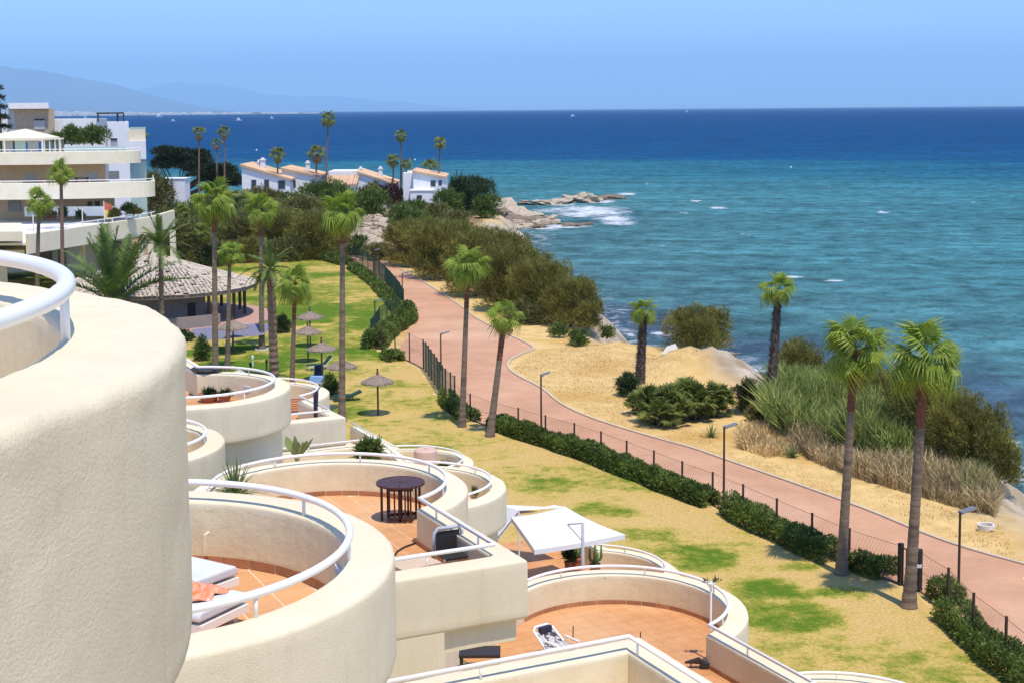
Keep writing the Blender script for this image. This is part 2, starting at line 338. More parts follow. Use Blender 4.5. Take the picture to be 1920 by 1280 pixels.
# path
kerb_px = [(1990, 1078), (1920, 1059), (1803, 1027), (1719, 996), (1645, 964), (1573, 937), (1472, 901), (1361, 863), (1300, 841), (1240, 825), (1180, 808), (1100, 782), (1050, 758), (1016, 727), (975, 708), (950, 690), (956, 674), (985, 661), (1005, 655), (990, 645), (965, 634), (937, 620), (895, 600), (867, 577), (839, 558), (808, 538), (774, 517), (741, 500), (730, 490)]
fence_px = [(2010, 1345), (1950, 1300), (1885, 1242), (1824, 1194), (1777, 1143), (1723, 1107), (1688, 1095), (1592, 1062), (1522, 1031), (1456, 1001), (1393, 972), (1336, 947), (1279, 925), (1226, 903), (1175, 883), (1127, 864), (1077, 847), (1023, 831), (972, 816), (926, 803), (882, 787), (853, 767), (836, 752), (825, 738), (815, 721), (804, 704), (794, 691), (768, 678), (741, 668)]
kerbw = smooth_poly([G(*p) for p in kerb_px], 2)
fencew = [G(*p) for p in fence_px]
hedge_top = [G(*p) for p in [(741, 668), (758, 640), (768, 606), (757, 580), (742, 556), (722, 532), (700, 512), (680, 499), (672, 491)]]
pathpoly = kerbw + hedge_top[::-1] + fencew[::-1][1:]
pmat = mat('pink_concrete_path', (.545, .30, .175), (.61, .345, .21), scale=.5, rough=.9, bump=.25, bscale=14, bdist=.01, c3=(.66, .41, .26), spec=.15, detail=10)
t = NT(pmat); b = t.n['Principled BSDF']; src = b.inputs['Base Color'].links[0].from_socket
bt = t.add('ShaderNodeTexBrick'); setin(bt, Scale=2.5, Mortar_Size=.02); bt.inputs['Color1'].default_value = (1, 1, 1, 1); bt.inputs['Color2'].default_value = (.93, .93, .93, 1); bt.inputs['Mortar'].default_value = (.85, .83, .82, 1)
g_ = t.add('ShaderNodeNewGeometry'); t.l.new(g_.outputs['Position'], bt.inputs['Vector'])
mx = t.add('ShaderNodeMix', data_type='RGBA', blend_type='MULTIPLY'); mx.inputs[0].default_value = 1; t.l.new(src, mx.inputs[6]); t.l.new(bt.outputs[0], mx.inputs[7]); ns = t.add('ShaderNodeTexNoise'); setin(ns, Scale=.22, Detail=9., Roughness=.7); t.l.new(g_.outputs['Position'], ns.inputs['Vector']); rs = t.add('ShaderNodeMapRange'); setin(rs, From_Min=.3, From_Max=.7, To_Min=.86, To_Max=1.1); t.l.new(ns.outputs[0], rs.inputs[0])
m6 = t.add('ShaderNodeMix', data_type='RGBA', blend_type='MULTIPLY'); m6.inputs[0].default_value = 1; t.l.new(mx.outputs[2], m6.inputs[6]); t.l.new(rs.outputs[0], m6.inputs[7]); t.l.new(m6.outputs[2], b.inputs['Base Color'])
def sheet(name, poly, z, m, **k):
    mb = MB(); mb.add([(x, y, z) for x, y in poly], [tuple(range(len(poly)))[::-1]]); o = mb.build(name, m, **k)
    if o.data.polygons[0].normal.z < 0: o.data.flip_normals()
    return o
sheet('path', pathpoly, GZ + .03, pmat, kind='structure')
def strip(mb, line, w, z0, z1, closed=False):
    n = len(line); L = []; Rr = []
    for i, p in enumerate(line):
        a = line[max(i - 1, 0)]; c = line[min(i + 1, n - 1)]; dx, dy = c[0] - a[0], c[1] - a[1]; l = math.hypot(dx, dy) + 1e-9
        L.append((p[0] - dy / l * w / 2, p[1] + dx / l * w / 2)); Rr.append((p[0] + dy / l * w / 2, p[1] - dx / l * w / 2))
    V = [(x, y, z0) for x, y in L] + [(x, y, z0) for x, y in Rr] + [(x, y, z1) for x, y in L] + [(x, y, z1) for x, y in Rr]; F = []
    for i in range(n - 1):
        F += [(i + 2 * n, i + 1 + 2 * n, i + 1 + 3 * n, i + 3 * n), (i, i + 1, i + 1 + 2 * n, i + 2 * n), (i + n, i + 3 * n, i + 1 + 3 * n, i + 1 + n)]
    F += [(0, 2 * n, 3 * n, n), (n - 1, 2 * n - 1, 4 * n - 1, 3 * n - 1)]
    mb.add(V, F)
mb = MB(); strip(mb, kerbw, .16, GZ - .15, GZ + .10); mb.build('kerb', M['kerb'], kind='structure')
# lawn
lawn_edge = [(p[0], p[1]) for p in fencew] + [G(*p) for p in [(720, 660), (697, 648), (700, 612), (738, 592), (745, 575), (728, 550), (706, 527), (684, 508), (655, 497), (600, 481), (560, 470), (470, 484), (350, 486), (270, 492), (-100, 520)]] + [(-85, 40), (-30, 8), (12, 8)]
lmat = bpy.data.materials.new('patchy_lawn'); lmat.use_nodes = True; t = NT(lmat); b = t.n['Principled BSDF']; setin(b, Roughness=1.); b.inputs['Specular IOR Level'].default_value = .1
g_ = t.add('ShaderNodeNewGeometry'); a = t.add('ShaderNodeAttribute', attribute_name='green')
n1 = t.add('ShaderNodeTexNoise'); setin(n1, Scale=1.0, Detail=11., Roughness=.78); n2 = t.add('ShaderNodeTexNoise'); setin(n2, Scale=.9, Detail=6.)
n3 = t.add('ShaderNodeTexNoise'); setin(n3, Scale=9., Detail=8., Roughness=.75)
for n in (n1, n2, n3): t.l.new(g_.outputs['Position'], n.inputs['Vector'])
ad = t.add('ShaderNodeMath', operation='ADD'); ml = t.add('ShaderNodeMath', operation='MULTIPLY_ADD'); ml.inputs[1].default_value = 2.4; ml.inputs[2].default_value = -1.18
t.l.new(n1.outputs[0], ml.inputs[0]); t.l.new(ml.outputs[0], ad.inputs[0]); t.l.new(a.outputs['Fac'], ad.inputs[1])
cr = t.add('ShaderNodeValToRGB'); e = cr.color_ramp.elements; e[0].position = .1; e[0].color = (.57, .39, .14, 1); e[1].position = .95; e[1].color = (.095, .17, .012, 1)
x = cr.color_ramp.elements.new(.38); x.color = (.50, .37, .10, 1); x = cr.color_ramp.elements.new(.62); x.color = (.27, .265, .04, 1)
t.l.new(ad.outputs[0], cr.inputs[0])
m3 = t.add('ShaderNodeMapRange'); setin(m3, From_Min=.25, From_Max=.75, To_Min=.5, To_Max=1.45); t.l.new(n3.outputs[0], m3.inputs[0])
m4 = t.add('ShaderNodeMix', data_type='RGBA', blend_type='MULTIPLY'); m4.inputs[0].default_value = 1; t.l.new(cr.outputs[0], m4.inputs[6]); t.l.new(m3.outputs[0], m4.inputs[7]); t.l.new(m4.outputs[2], b.inputs['Base Color'])
bp = t.add('ShaderNodeBump'); setin(bp, Strength=.7, Distance=.05); t.l.new(n3.outputs[0], bp.inputs['Height']); t.l.new(bp.outputs[0], b.inputs['Normal'])
GREENS = [(1010, 903, 75, 17, .8), (1130, 953, 55, 14, .75), (1215, 1000, 60, 14, .7), (1300, 1040, 75, 26, .9), (1440, 1102, 75, 22, .95), (1480, 1150, 95, 26, .85), (1565, 1110, 55, 14, .8), (1500, 1062, 45, 12, .7), (1400, 1140, 70, 20, .7),
          (450, 690, 110, 40, 1.1), (420, 655, 80, 20, 1.0), (560, 588, 150, 22, 1.0), (690, 600, 70, 22, .95), (520, 560, 120, 10, .7), (560, 640, 90, 18, .75), (700, 640, 60, 12, .7), (640, 655, 60, 10, .55), (720, 722, 70, 8, .6), (540, 495, 120, 12, .55), (700, 575, 60, 14, .8), (640, 540, 80, 10, .5),
          (700, 742, 60, 10, .5), (760, 760, 80, 18, .45), (860, 780, 60, 12, .5), (660, 770, 50, 25, .8), (700, 800, 60, 10, .35), (920, 850, 60, 12, .3), (1400, 1185, 120, 18, .35), (990, 880, 60, 8, .3), (1240, 930, 60, 8, .25), (830, 740, 30, 30, .5), (600, 520, 70, 8, .45), (660, 615, 60, 10, .6)]
def lawn_green(X, Y):
    g = .20 + (fbm(X, Y, .16, 11, 5) - .47) * 1.5
    g = g + .24 * np.clip((Y - 78) / 20, 0, 1) + (fbm(X * .45, Y, .3, 61, 4) - .47) * 1.1 * np.clip((Y - 60) / 30, 0, 1)
    for px, py, w, h, v in GREENS:
        cx, cy = G(px, py); rx = w / S(cy); y0 = G(px, py + h)[1]; ry = abs(cy - y0)
        wob = (fbm(X, Y, .5, 21, 5) - .47) * 2.0
        q = np.sqrt(((X - cx) / rx) ** 2 + ((Y - cy) / ry) ** 2) + wob
        g = np.maximum(g, v * np.clip(1.35 - q, 0, 1) ** .6 if False else v * np.clip((1.5 - q) / .9, 0, 1))
    return g
xs = np.arange(-85, 30, .5); ys = [8.]
while ys[-1] < 185: ys.append(ys[-1] + (.5 if ys[-1] < 110 else 1.0))
X, Y, V, Q = gridmesh(xs, np.array(ys), lambda a, b: np.full(a.shape, GZ + .012))
V[:, 2] += (fbm(V[:, 0], V[:, 1], 1.2, 4, 2) - .5) * .012
inn = inside(X.ravel(), Y.ravel(), lawn_edge)
keep = inn[Q].sum(1) >= 4; Q = Q[keep]; used = np.unique(Q); remap = -np.ones(len(V), int); remap[used] = np.arange(len(used))
gr = lawn_green(V[used, 0], V[used, 1])
fastmesh('lawn', V[used], remap[Q], lmat, nper=4, attrs={'green': gr}, smooth=True, kind='structure')

# sea
seam = bpy.data.materials.new('sea_water'); seam.use_nodes = True; t = NT(seam); b = t.n['Principled BSDF']
b.inputs['Roughness'].default_value = .9; b.inputs['Specular IOR Level'].default_value = 0
gl = t.add('ShaderNodeBsdfGlossy'); gl.inputs['Roughness'].default_value = .22; ms = t.add('ShaderNodeMixShader'); ms.inputs[0].default_value = .07; t.l.new(b.outputs[0], ms.inputs[1]); t.l.new(gl.outputs[0], ms.inputs[2]); t.l.new(ms.outputs[0], t.n['Material Output'].inputs[0])
a = t.add('ShaderNodeAttribute', attribute_name='tint'); g_ = t.add('ShaderNodeNewGeometry')
def mapped(scale, ns, det=6., rot=0.25, dist=0.):
    mp = t.add('ShaderNodeMapping'); mp.inputs['Scale'].default_value = scale; mp.inputs['Rotation'].default_value = (0, 0, rot); t.l.new(g_.outputs['Position'], mp.inputs[0])
    n = t.add('ShaderNodeTexNoise'); setin(n, Scale=ns, Detail=det, Roughness=.7); n.inputs['Distortion'].default_value = dist; t.l.new(mp.outputs[0], n.inputs[0]); return n
w1 = mapped((1.1, 1, 1), .24, 9., .3, .3); w2 = mapped((1.2, 1, 1), 1.3, 7., .3); w3 = mapped((.45, 1, 1), .02, 6., .1, .6); w4 = mapped((.6, 1, 1), .06, 9., .15, .4)
sm = t.add('ShaderNodeMath', operation='MULTIPLY_ADD'); sm.inputs[1].default_value = .22; t.l.new(w2.outputs[0], sm.inputs[0]); t.l.new(w1.outputs[0], sm.inputs[2])
bp = t.add('ShaderNodeBump'); setin(bp, Strength=1., Distance=1.1); t.l.new(sm.outputs[0], bp.inputs['Height']); t.l.new(bp.outputs[0], b.inputs['Normal']); t.l.new(bp.outputs[0], gl.inputs['Normal'])
def vary(colsock, noise, lo, hi, a0=.35, a1=.65):
    mr = t.add('ShaderNodeMapRange'); setin(mr, From_Min=a0, From_Max=a1, To_Min=lo, To_Max=hi); t.l.new(noise.outputs[0], mr.inputs[0])
    mx = t.add('ShaderNodeMix', data_type='RGBA', blend_type='MULTIPLY'); mx.inputs[0].default_value = 1; t.l.new(colsock, mx.inputs[6]); t.l.new(mr.outputs[0], mx.inputs[7]); return mx.outputs[2]
w5 = mapped((.25, 1, 1), .12, 4., .12, .4); col = vary(a.outputs['Color'], w1, .55, 1.5); col = vary(col, w3, .92, 1.09); col = vary(col, w4, .78, 1.24); col = vary(col, w5, .86, 1.15); col = vary(col, w2, .78, 1.25)
fa = t.add('ShaderNodeAttribute', attribute_name='foam'); fn = mapped((.9, 1, 1), .5, 10., .1, .5)
f2 = t.add('ShaderNodeMath', operation='MULTIPLY_ADD'); f2.inputs[1].default_value = 2.6; f2.inputs[2].default_value = -.8; t.l.new(fn.outputs[0], f2.inputs[0]); fm = t.add('ShaderNodeMath', operation='ADD'); t.l.new(fa.outputs['Fac'], fm.inputs[0]); t.l.new(f2.outputs[0], fm.inputs[1]); gt_ = t.add('ShaderNodeMath', operation='MULTIPLY'); gs_ = t.add('ShaderNodeMapRange'); setin(gs_, From_Min=.05, From_Max=.3); t.l.new(fa.outputs['Fac'], gs_.inputs[0])
fr = t.add('ShaderNodeMapRange'); setin(fr, From_Min=.85, From_Max=1.35); t.l.new(fm.outputs[0], fr.inputs[0]); t.l.new(fr.outputs[0], gt_.inputs[0]); t.l.new(gs_.outputs[0], gt_.inputs[1])
mx = t.add('ShaderNodeMix', data_type='RGBA'); t.l.new(gt_.outputs[0], mx.inputs[0]); t.l.new(col, mx.inputs[6]); mx.inputs[7].default_value = (.74, .77, .78, 1); t.l.new(mx.outputs[2], b.inputs['Base Color'])
rows = [38.]
while rows[-1] < 88000: rows.append(rows[-1] * 1.012)
rows = np.array(rows); cols = np.linspace(-.62, .55, 300)
A, Yg = np.meshgrid(cols, rows); Xg = A * Yg; V = np.stack([Xg, Yg, np.zeros_like(Xg)], -1).reshape(-1, 3)
nx, ny = len(cols), len(rows); i = np.arange(nx * ny).reshape(ny, nx); Q = np.stack([i[:-1, :-1], i[:-1, 1:], i[1:, 1:], i[1:, :-1]], -1).reshape(-1, 4)
x_, y_ = V[:, 0], V[:, 1]; near = y_ < 3000
d = np.full(len(V), 3000.); d[near] = -coast_sd(x_[near], y_[near])
dn = d + (fbm(x_ * .35, y_, .012, 31, 4) - .47) * 260 * np.clip((d - 15) / 200, .02, 1)
def ramp(v, stops):
    o = np.zeros((len(v), 3)); p = [s[0] for s in stops]
    for k in range(3): o[:, k] = np.interp(v, p, [s[1][k] for s in stops])
    return o
C = ramp(dn, [(-30, (.06, .08, .075)), (2, (.07, .10, .10)), (8, (.06, .15, .16)), (40, (.056, .185, .20)), (110, (.042, .165, .195)), (200, (.024, .132, .18)), (285, (.013, .105, .175)), (335, (.005, .072, .17)), (420, (.004, .064, .162)), (700, (.0025, .052, .152)), (3000, (.002, .044, .142)), (88000, (.001, .032, .13))])
for px, py, w, h, v in [(1190, 596, 110, 44, .9), (1400, 660, 80, 36, .9), (1850, 735, 110, 60, .9), (1690, 660, 200, 40, .45), (1560, 690, 120, 60, .8), (1100, 400, 90, 14, .4), (1900, 800, 70, 40, .6), (1260, 610, 90, 30, .8)]:
    cx, cy = G(px, py, CAMZ); y0 = G(px, py + h, CAMZ)[1]; q = np.sqrt(((x_ - cx) / (w / S(cy))) ** 2 + ((y_ - cy) / abs(cy - y0)) ** 2) + (fbm(x_ * .4, y_, .12, 91, 4) - .47) * 1.4; k = (v * np.clip((1.2 - q) / .6, 0, 1))[:, None]; k = k * .65; C = C * (1 - k) + np.array((.042, .06, .115)) * k
patch = (fbm(x_ * .5, y_, .02, 77, 4) > .56)[:, None] & (d < 60)[:, None]
foam = np.clip(1 - np.abs(dn * 0 + d - 7) / 6, 0, 1) * .36
FO = [(1120, 398, 70, 9, .62), (1085, 402, 55, 8, .6), (1150, 410, 45, 7, .65), (1060, 424, 60, 6, .6), (1030, 395, 45, 5, .5), (1130, 378, 28, 5, .6), (1175, 364, 22, 3, .7), (1115, 372, 60, 4, .45), (1050, 384, 60, 4, .45), (1100, 392, 90, 7, .6), (1160, 418, 40, 6, .6), (1020, 428, 50, 4, .6), (1880, 860, 40, 30, .5), (960, 422, 40, 5, .5), (1345, 390, 22, 2.6, .75), (1303, 377, 14, 2, .65), (1283, 400, 9, 2, .7), (1656, 398, 14, 2.4, .8), (1480, 519, 28, 2.5, .75), (1560, 526, 22, 1.6, .6), (1108, 536, 12, 3, .5), (1240, 627, 30, 3, .62), (1170, 622, 40, 3, .5), (1395, 672, 30, 10, .55), (1420, 690, 30, 8, .6), (1885, 830, 50, 12, .45), (1900, 890, 40, 16, .62), (1485, 315, 5, 1.3, .6), (1240, 460, 8, 1.4, .5), (1720, 610, 9, 2, .5), (1400, 440, 10, 1.4, .5), (1550, 350, 8, 1.2, .55), (1690, 440, 8, 1.5, .45), (1830, 380, 10, 1.5, .5), (1210, 345, 8, 1.2, .5)]
for px, py, w, h, v in FO:
    cx, cy = G(px, py, CAMZ); y0 = G(px, py + h, CAMZ)[1]; ry = max(abs(cy - y0), cy * .010); rx = w / S(cy)
    q = np.sqrt(((x_ - cx) / rx) ** 2 + ((y_ - cy) / ry) ** 2); foam = np.maximum(foam, v * 1.3 * np.clip(1.3 - q, 0, 1))
fastmesh('sea', V, Q, seam, nper=4, tint=C, attrs={'foam': foam}, smooth=True, kind='structure')

# mountains far across the bay, with their own depth
def ridge(name, prof, Y0, depth, seed, lab):
    n = 120; m = 24; px = np.linspace(prof[0][0], prof[-1][0], n); py = np.interp(px, [p[0] for p in prof], [p[1] for p in prof])
    py = py + (fbm(px * .03, px * 0 + seed, 1.0, seed, 4) - .47) * 7
    V = np.zeros((m, n, 3))
    for j in range(m):
        k = j / (m - 1) * 2 - 1; yy = Y0 + k * depth; w = max(0, 1 - abs(k)) ** .8
        for q in range(n):
            x, y, z = PD(px[q], py[q], Y0); gl = 1 - .45 * (vnoise(px[q] * .06, j * .7, 1, seed)) * (1 - w)
            V[j, q] = (x, yy, max(-5, z * w * gl))
    i = np.arange(n * m).reshape(m, n); Q = np.stack([i[:-1, :-1], i[:-1, 1:], i[1:, 1:], i[1:, :-1]], -1).reshape(-1, 4)
    fastmesh(name, V.reshape(-1, 3), Q, M['mount'], nper=4, smooth=False, kind='structure', label=lab)
ridge('mountain_range', [(-260, 112), (-100, 108), (0, 122), (60, 128), (100, 134), (160, 145), (200, 153), (240, 164), (275, 176), (320, 188), (360, 198), (400, 207)], 60000, 8500, 3, 'hazy blue mountain ridge falling to the bay')
ridge('mountain_range', [(150, 195), (230, 172), (290, 160), (340, 152), (400, 157), (450, 163), (500, 178), (560, 181), (630, 179), (700, 187), (760, 191), (830, 199), (900, 207)], 118000, 9000, 8, 'paler far ridge behind the bay')
mb = MB(); rn = random.Random(5)
def shx(f): px = -260 + 860 * f; Y = 8200 + 5200 * f; return (px - 960) / LENS_PX * Y, Y
V = []; n = 61
for k in range(n): x, y = shx(k / 60); V.append((x, y, -1))
for k in range(n): x, y = shx(k / 60); V.append((x * 1.05, y * 1.05, (10 + 22 * (1 - k / 60)) * (.7 + .6 * rn.random())))
for k in range(n): x, y = shx(k / 60); V.append((x * 1.3, y * 1.3, -1))
mb.add(V, [(i, i + 1, i + 1 + n, i + n) for i in range(n - 1)] + [(i + n, i + 1 + n, i + 1 + 2 * n, i + 2 * n) for i in range(n - 1)])
mb.build('far_shore', M['olive'], kind='structure')
mb = MB()
for k in range(700):
    f = rn.random() ** 1.1; x, y = shx(f); q = 1 + rn.random() * .05; hgt = rn.uniform(6, 20) * (1.25 - f); mb.box((x * q, y * q, (q - 1) * 20 * 28 * (1 - f * .7)), (rn.uniform(14, 60), 20, hgt * 2.6), 0, 1)
mb.build('distant_town', M['townwhite'], kind='stuff', label='band of tiny white buildings of the town across the bay', cat='town')
#PART3
# ------------------------------------------------------------------ the terraced apartment building the photograph is taken from
U = np.array((.437, -.899)); U /= np.linalg.norm(U); Vd = np.array((-.899, -.437)); Vd /= np.linalg.norm(Vd)   # along the facade / into the building
BLD = empty('apartment_building', (-6, 22, GZ), 'cream stuccoed stepped apartment building with round terraces in the foreground', 'apartment building')
def offs(path, o):
    n = len(path); out = []
    for i in range(n):
        p = np.array(path[i]); a = np.array(path[max(i - 1, 0)]); c = np.array(path[min(i + 1, n - 1)])
        d1 = p - a; d2 = c - p
        if np.linalg.norm(d1) < 1e-6: d1 = d2
        if np.linalg.norm(d2) < 1e-6: d2 = d1
        d1 /= np.linalg.norm(d1); d2 /= np.linalg.norm(d2); n1 = np.array((-d1[1], d1[0])); n2 = np.array((-d2[1], d2[0]))
        m = n1 + n2; m /= np.linalg.norm(m); out.append(tuple(p + m * o / max(.5, m.dot(n1))))
    return out
def arc(c, r, a0, a1, step=5.0):
    n = max(2, int(abs(a1 - a0) / step) + 1); return [(c[0] + r * math.cos(R(a)), c[1] + r * math.sin(R(a))) for a in np.linspace(a0, a1, n)]
def sweep(mb, path, sec):
    """sec: closed list of (offset, z), path: plan points"""
    n = len(path); k = len(sec); cols = [offs(path, o) for o, _ in sec]
    V = [(cols[j][i][0], cols[j][i][1], sec[j][1]) for i in range(n) for j in range(k)]; F = []
    for i in range(n - 1):
        for j in range(k):
            j2 = (j + 1) % k; F.append((i * k + j, (i + 1) * k + j, (i + 1) * k + j2, i * k + j2))
    F.append(tuple(range(k))); F.append(tuple((n - 1) * k + j for j in range(k))[::-1]); mb.add(V, F)
def plen(path):
    L = [0.]
    for a, b in zip(path[:-1], path[1:]): L.append(L[-1] + math.dist(a, b))
    return L
def at_len(path, L, s):
    for i in range(len(path) - 1):
        if L[i + 1] >= s: f = (s - L[i]) / (L[i + 1] - L[i] + 1e-9); return (path[i][0] + (path[i + 1][0] - path[i][0]) * f, path[i][1] + (path[i + 1][1] - path[i][1]) * f), math.atan2(path[i + 1][1] - path[i][1], path[i + 1][0] - path[i][0])
    return path[-1], math.atan2(path[-1][1] - path[-2][1], path[-1][0] - path[-2][0])
TW = .44
P0T0 = arc((-4.1, 4.98), 2.43, 150, -140, 3.0)[0]
def terrace(path, Ht, drum=.97, er=.055, rail=True, under=True, posts=1.55, tr=.034, wall_to=None, w=TW, back=None, railoff=.04, post0=.6, floor=True, step=0, rrail=.19, inner=True):
    zt = CAMZ - Ht; zb = zt - drum; r = er
    # parapet: one rough stucco body with softly rounded, slightly uneven edges
    fine = path[0] == P0T0; ds = .03 if fine else .07; amp = .016 if fine else .009
    L = plen(path); ns = int(L[-1] / ds) + 1; svals = sorted(set([round(L[-1] * k / (ns - 1), 4) for k in range(ns)] + [round(q + e, 4) for q, (pa, pb, pc) in zip(L[1:-1], zip(path[:-2], path[1:-1], path[2:])) if abs(math.sin(math.atan2(pc[1] - pb[1], pc[0] - pb[0]) - math.atan2(pb[1] - pa[1], pb[0] - pa[0]))) > .5 for e in (-.02, 0, .02)])); dense = [at_len(path, L, max(0, q))[0] for q in svals]; ns = len(dense)
    sec = [(.03, zb)] + [(w - .07 * (1 - math.sin(R(q))), zb + .07 * (1 - math.cos(R(q)))) for q in (0, 30, 60, 90)]
    nv = 22 if fine else 9; sec += [(w, zb + .07 + (zt - r - zb - .07) * k / nv) for k in range(1, nv)]
    sec += [(w - r * (1 - math.cos(R(q))), zt - r * (1 - math.sin(R(q)))) for q in (0, 22, 45, 67, 90)]
    sec += [(w - r - (w - r * 1.6) * k / 7, zt + .004 * math.sin(math.pi * k / 7)) for k in range(1, 7)]
    sec += [(r * .6 * (1 - math.sin(R(q))), zt - r * .6 * (1 - math.cos(R(q)))) for q in (0, 35, 65, 90)] + [(0, zt - r - .03), (.03, zt - r - .05)]
    kk = len(sec); cols = [np.array(offs(dense, o)) for o, _ in sec]; V = np.zeros((ns, kk, 3))
    for j in range(kk): V[:, j, :2] = cols[j]; V[:, j, 2] = sec[j][1]
    sp = np.array(sec); tv = np.roll(sp, -1, 0) - np.roll(sp, 1, 0); nv_ = np.c_[tv[:, 1], -tv[:, 0]]; nv_ /= np.linalg.norm(nv_, axis=1)[:, None] + 1e-9
    out = (cols[kk // 2] * 0 + np.array(offs(dense, 1.0)) - np.array(dense)); out /= np.linalg.norm(out, axis=1)[:, None]
    arcl = np.r_[0, np.cumsum(np.linalg.norm(np.diff(sp, axis=0), axis=1))]; SS, AA = np.meshgrid(np.array(svals), arcl, indexing='ij')
    nz = (fbm(SS, AA, 3.2, 17, 3) - .45) * 1.1 + (fbm(SS + AA * .7, AA, 11., 5, 3) - .45) * (.55 if fine else .35); edge = np.exp(-((AA - arcl[5 + nv]) / .09) ** 2); dsp = amp * nz * (1 + 1.2 * edge)
    dsp[:, 0] = dsp[:, -1] = dsp[:, -2] = 0
    V[:, :, :2] += out[:, None, :] * (nv_[None, :, 0] * dsp)[:, :, None]; V[:, :, 2] += nv_[None, :, 1] * dsp
    i = np.arange(ns * kk).reshape(ns, kk); i2 = np.roll(i, -1, 1); Q = np.stack([i[:-1], i[1:], i2[1:], i2[:-1]], -1).reshape(-1, 4)
    pr_ = fastmesh('parapet', V.reshape(-1, 3), Q, M['stucco'], nper=4, parent=BLD, smooth=True); pr_.data.set_sharp_from_angle(angle=R(40))
    mb = MB(); kq = [0, kk // 3, 2 * kk // 3, kk - 1]
    for e in (0, ns - 1): mb.add(V[e], [tuple(range(kk))])
    mb.build('parapet_end', M['stucco'], BLD)
    if inner:
        mb = MB(); sweep(mb, path, [(0, zt - r), (.028, zt - r), (.028, zt - .66), (0, zt - .66)]); mb.build('inner_wall_face', M['stucco_in'], BLD)
    if rail:
        rp = offs(path, railoff); hr = mbR = MB(); mbR.tube([(x, y, zt + rrail) for x, y in rp], tr, 12)
        h = mbR.build('handrail', M['rail'], BLD, smooth=True); L = plen(rp); s = post0; pm = None
        while s < L[-1]:
            (x, y), _a = at_len(rp, L, s); m_ = MB(); m_.tube([(x, y, zt - .01), (x, y, zt + rrail)], tr * .52, 8); p = m_.build('rail_post', M['rail'], h, smooth=True); s += posts
    if under:
        z0 = GZ - .3 if wall_to is None else wall_to
        mb = MB(); pi = offs(path, .14); sweep(mb, pi, [(0, zb + .02), (.06, zb + .02), (.06, z0), (0, z0)][::-1]); mb.build('lower_wall', M['stucco'], BLD)
    if floor:
        fl = list(offs(path, .03)); fl += back or []
        mb = MB(); mb.prism(fl[::-1], zb + .03, zt - .66); return mb.build('terrace_floor', M['grout'], BLD)
def P2(c, d, *k):
    return tuple(np.array(c) + sum((np.array(v) * s for v, s in zip(d, k)), np.zeros(2)))
TILES = []
def tiles(floor, zt, path, back, size=.33, gap=.011, named=True, rot=0.):
    poly = offs(path, -.0) + (back or []); P = np.array(poly); ct = P.mean(0)
    c, s = math.cos(rot), math.sin(rot); u = np.array((U[0] * c - U[1] * s, U[0] * s + U[1] * c)); v = np.array((-u[1], u[0]))
    z = zt - .66; K = 20
    for i in range(-K, K):
        for j in range(-K, K):
            p = ct + u * i * size + v * j * size
            A = np.array([p[0]]), np.array([p[1]])
            ins = inside(*A, poly)[0] or segdist(*A, poly, True)[0] < (.12 if size > .36 else .16)
            if ins: TILES.append((floor, p, z, u, size - gap, rot, ct))
def ang(c, p): return math.degrees(math.atan2(p[1] - c[1], p[0] - c[0]))
ring = lambda c, r, a0, a1: arc(c, r, a0, a1)
# T0 nearest (the terrace beside the photographer)
c0 = (-4.1, 4.98)
terrace(arc(c0, 2.43, 150, -140, 3.0), .85, drum=1.2, tr=.036, posts=1.9, post0=4.05, w=.47, under=True, floor=True, rrail=.19, railoff=.035, er=.06)
# T1 with the white lounger
c1 = (-3.55, 12.6); p1 = [P2(c1, (U,), -5.2)] and [tuple(np.array(arc(c1, 2.05, 118, 118.1)[0]) - U * 1.6)] + arc(c1, 2.05, 118, -100) + [tuple(np.array(arc(c1, 2.05, -100, -100.1)[0]) + Vd * 3)]
b1 = [(-8.5, 9.5), (-8.5, 15)]
f1 = terrace(p1, 3.94, back=b1, post0=2.6, posts=1.6); tiles(f1, CAMZ - 3.94, p1, b1, size=.40)
# T2 with the dark table
c2 = (-3.45, 26.85); a2 = (-1.72, 25.55); q2 = (-.38, 22.75)
p2 = [(c2[0] - 2.15, c2[1] - .9)] + arc(c2, 2.15, 178, -37) + [q2, tuple(np.array(q2) + Vd * 4.6)]
b2 = [(-5.6, 21.5), (-6.2, 24.5)]
f2 = terrace(p2, 7.05, back=b2, post0=1.2, posts=1.75, under=False); tiles(f2, CAMZ - 7.05, p2, b2, size=.40)
pu = arc(c2, 2.15, 178, -37); mb = MB(); sweep(mb, offs(pu, .14), [(0, CAMZ - 8.0), (.06, CAMZ - 8.0), (.06, GZ - .3), (0, GZ - .3)][::-1]); mb.build('lower_wall', M['stucco'], BLD)
# beam under the box corner with its shadow slot, open porch below
zs = CAMZ - 8.02
pb = [a2, q2, tuple(np.array(q2) + Vd * 4.6)]
mb = MB(); sweep(mb, pb, [(.16, zs + .03), (.30, zs + .03), (.30, zs - .36), (.16, zs - .36)][::-1]); mb.build('beam', M['stucco'], BLD)
e0 = np.array(q2) + Vd * 1.0; mb = MB(); sweep(mb, [tuple(e0), tuple(np.array(q2) + Vd * 4.6)], [(.05, zs + .02), (TW - .002, zs + .02), (TW - .002, zs - .6), (.05, zs - .6)][::-1]); mb.build('beam', M['stucco'], BLD)
mb = MB(); mb.prism([tuple(np.array(a2) + Vd * .3), tuple(np.array(q2) + Vd * .3 - U * .3), tuple(np.array(q2) + Vd * 4.6), (-5.5, 24)][::-1], zs - .3, zs + .05); mb.build('ceiling_slab', M['stucco'], BLD)
mb = MB(); mb.prism([(-3.2, 24.9), (-2.2, 20.9), (-2.35, 20.8), (-3.4, 24.8)], CAMZ - 10.8, zs - .3); mb.build('lower_wall', M['peach'], BLD)
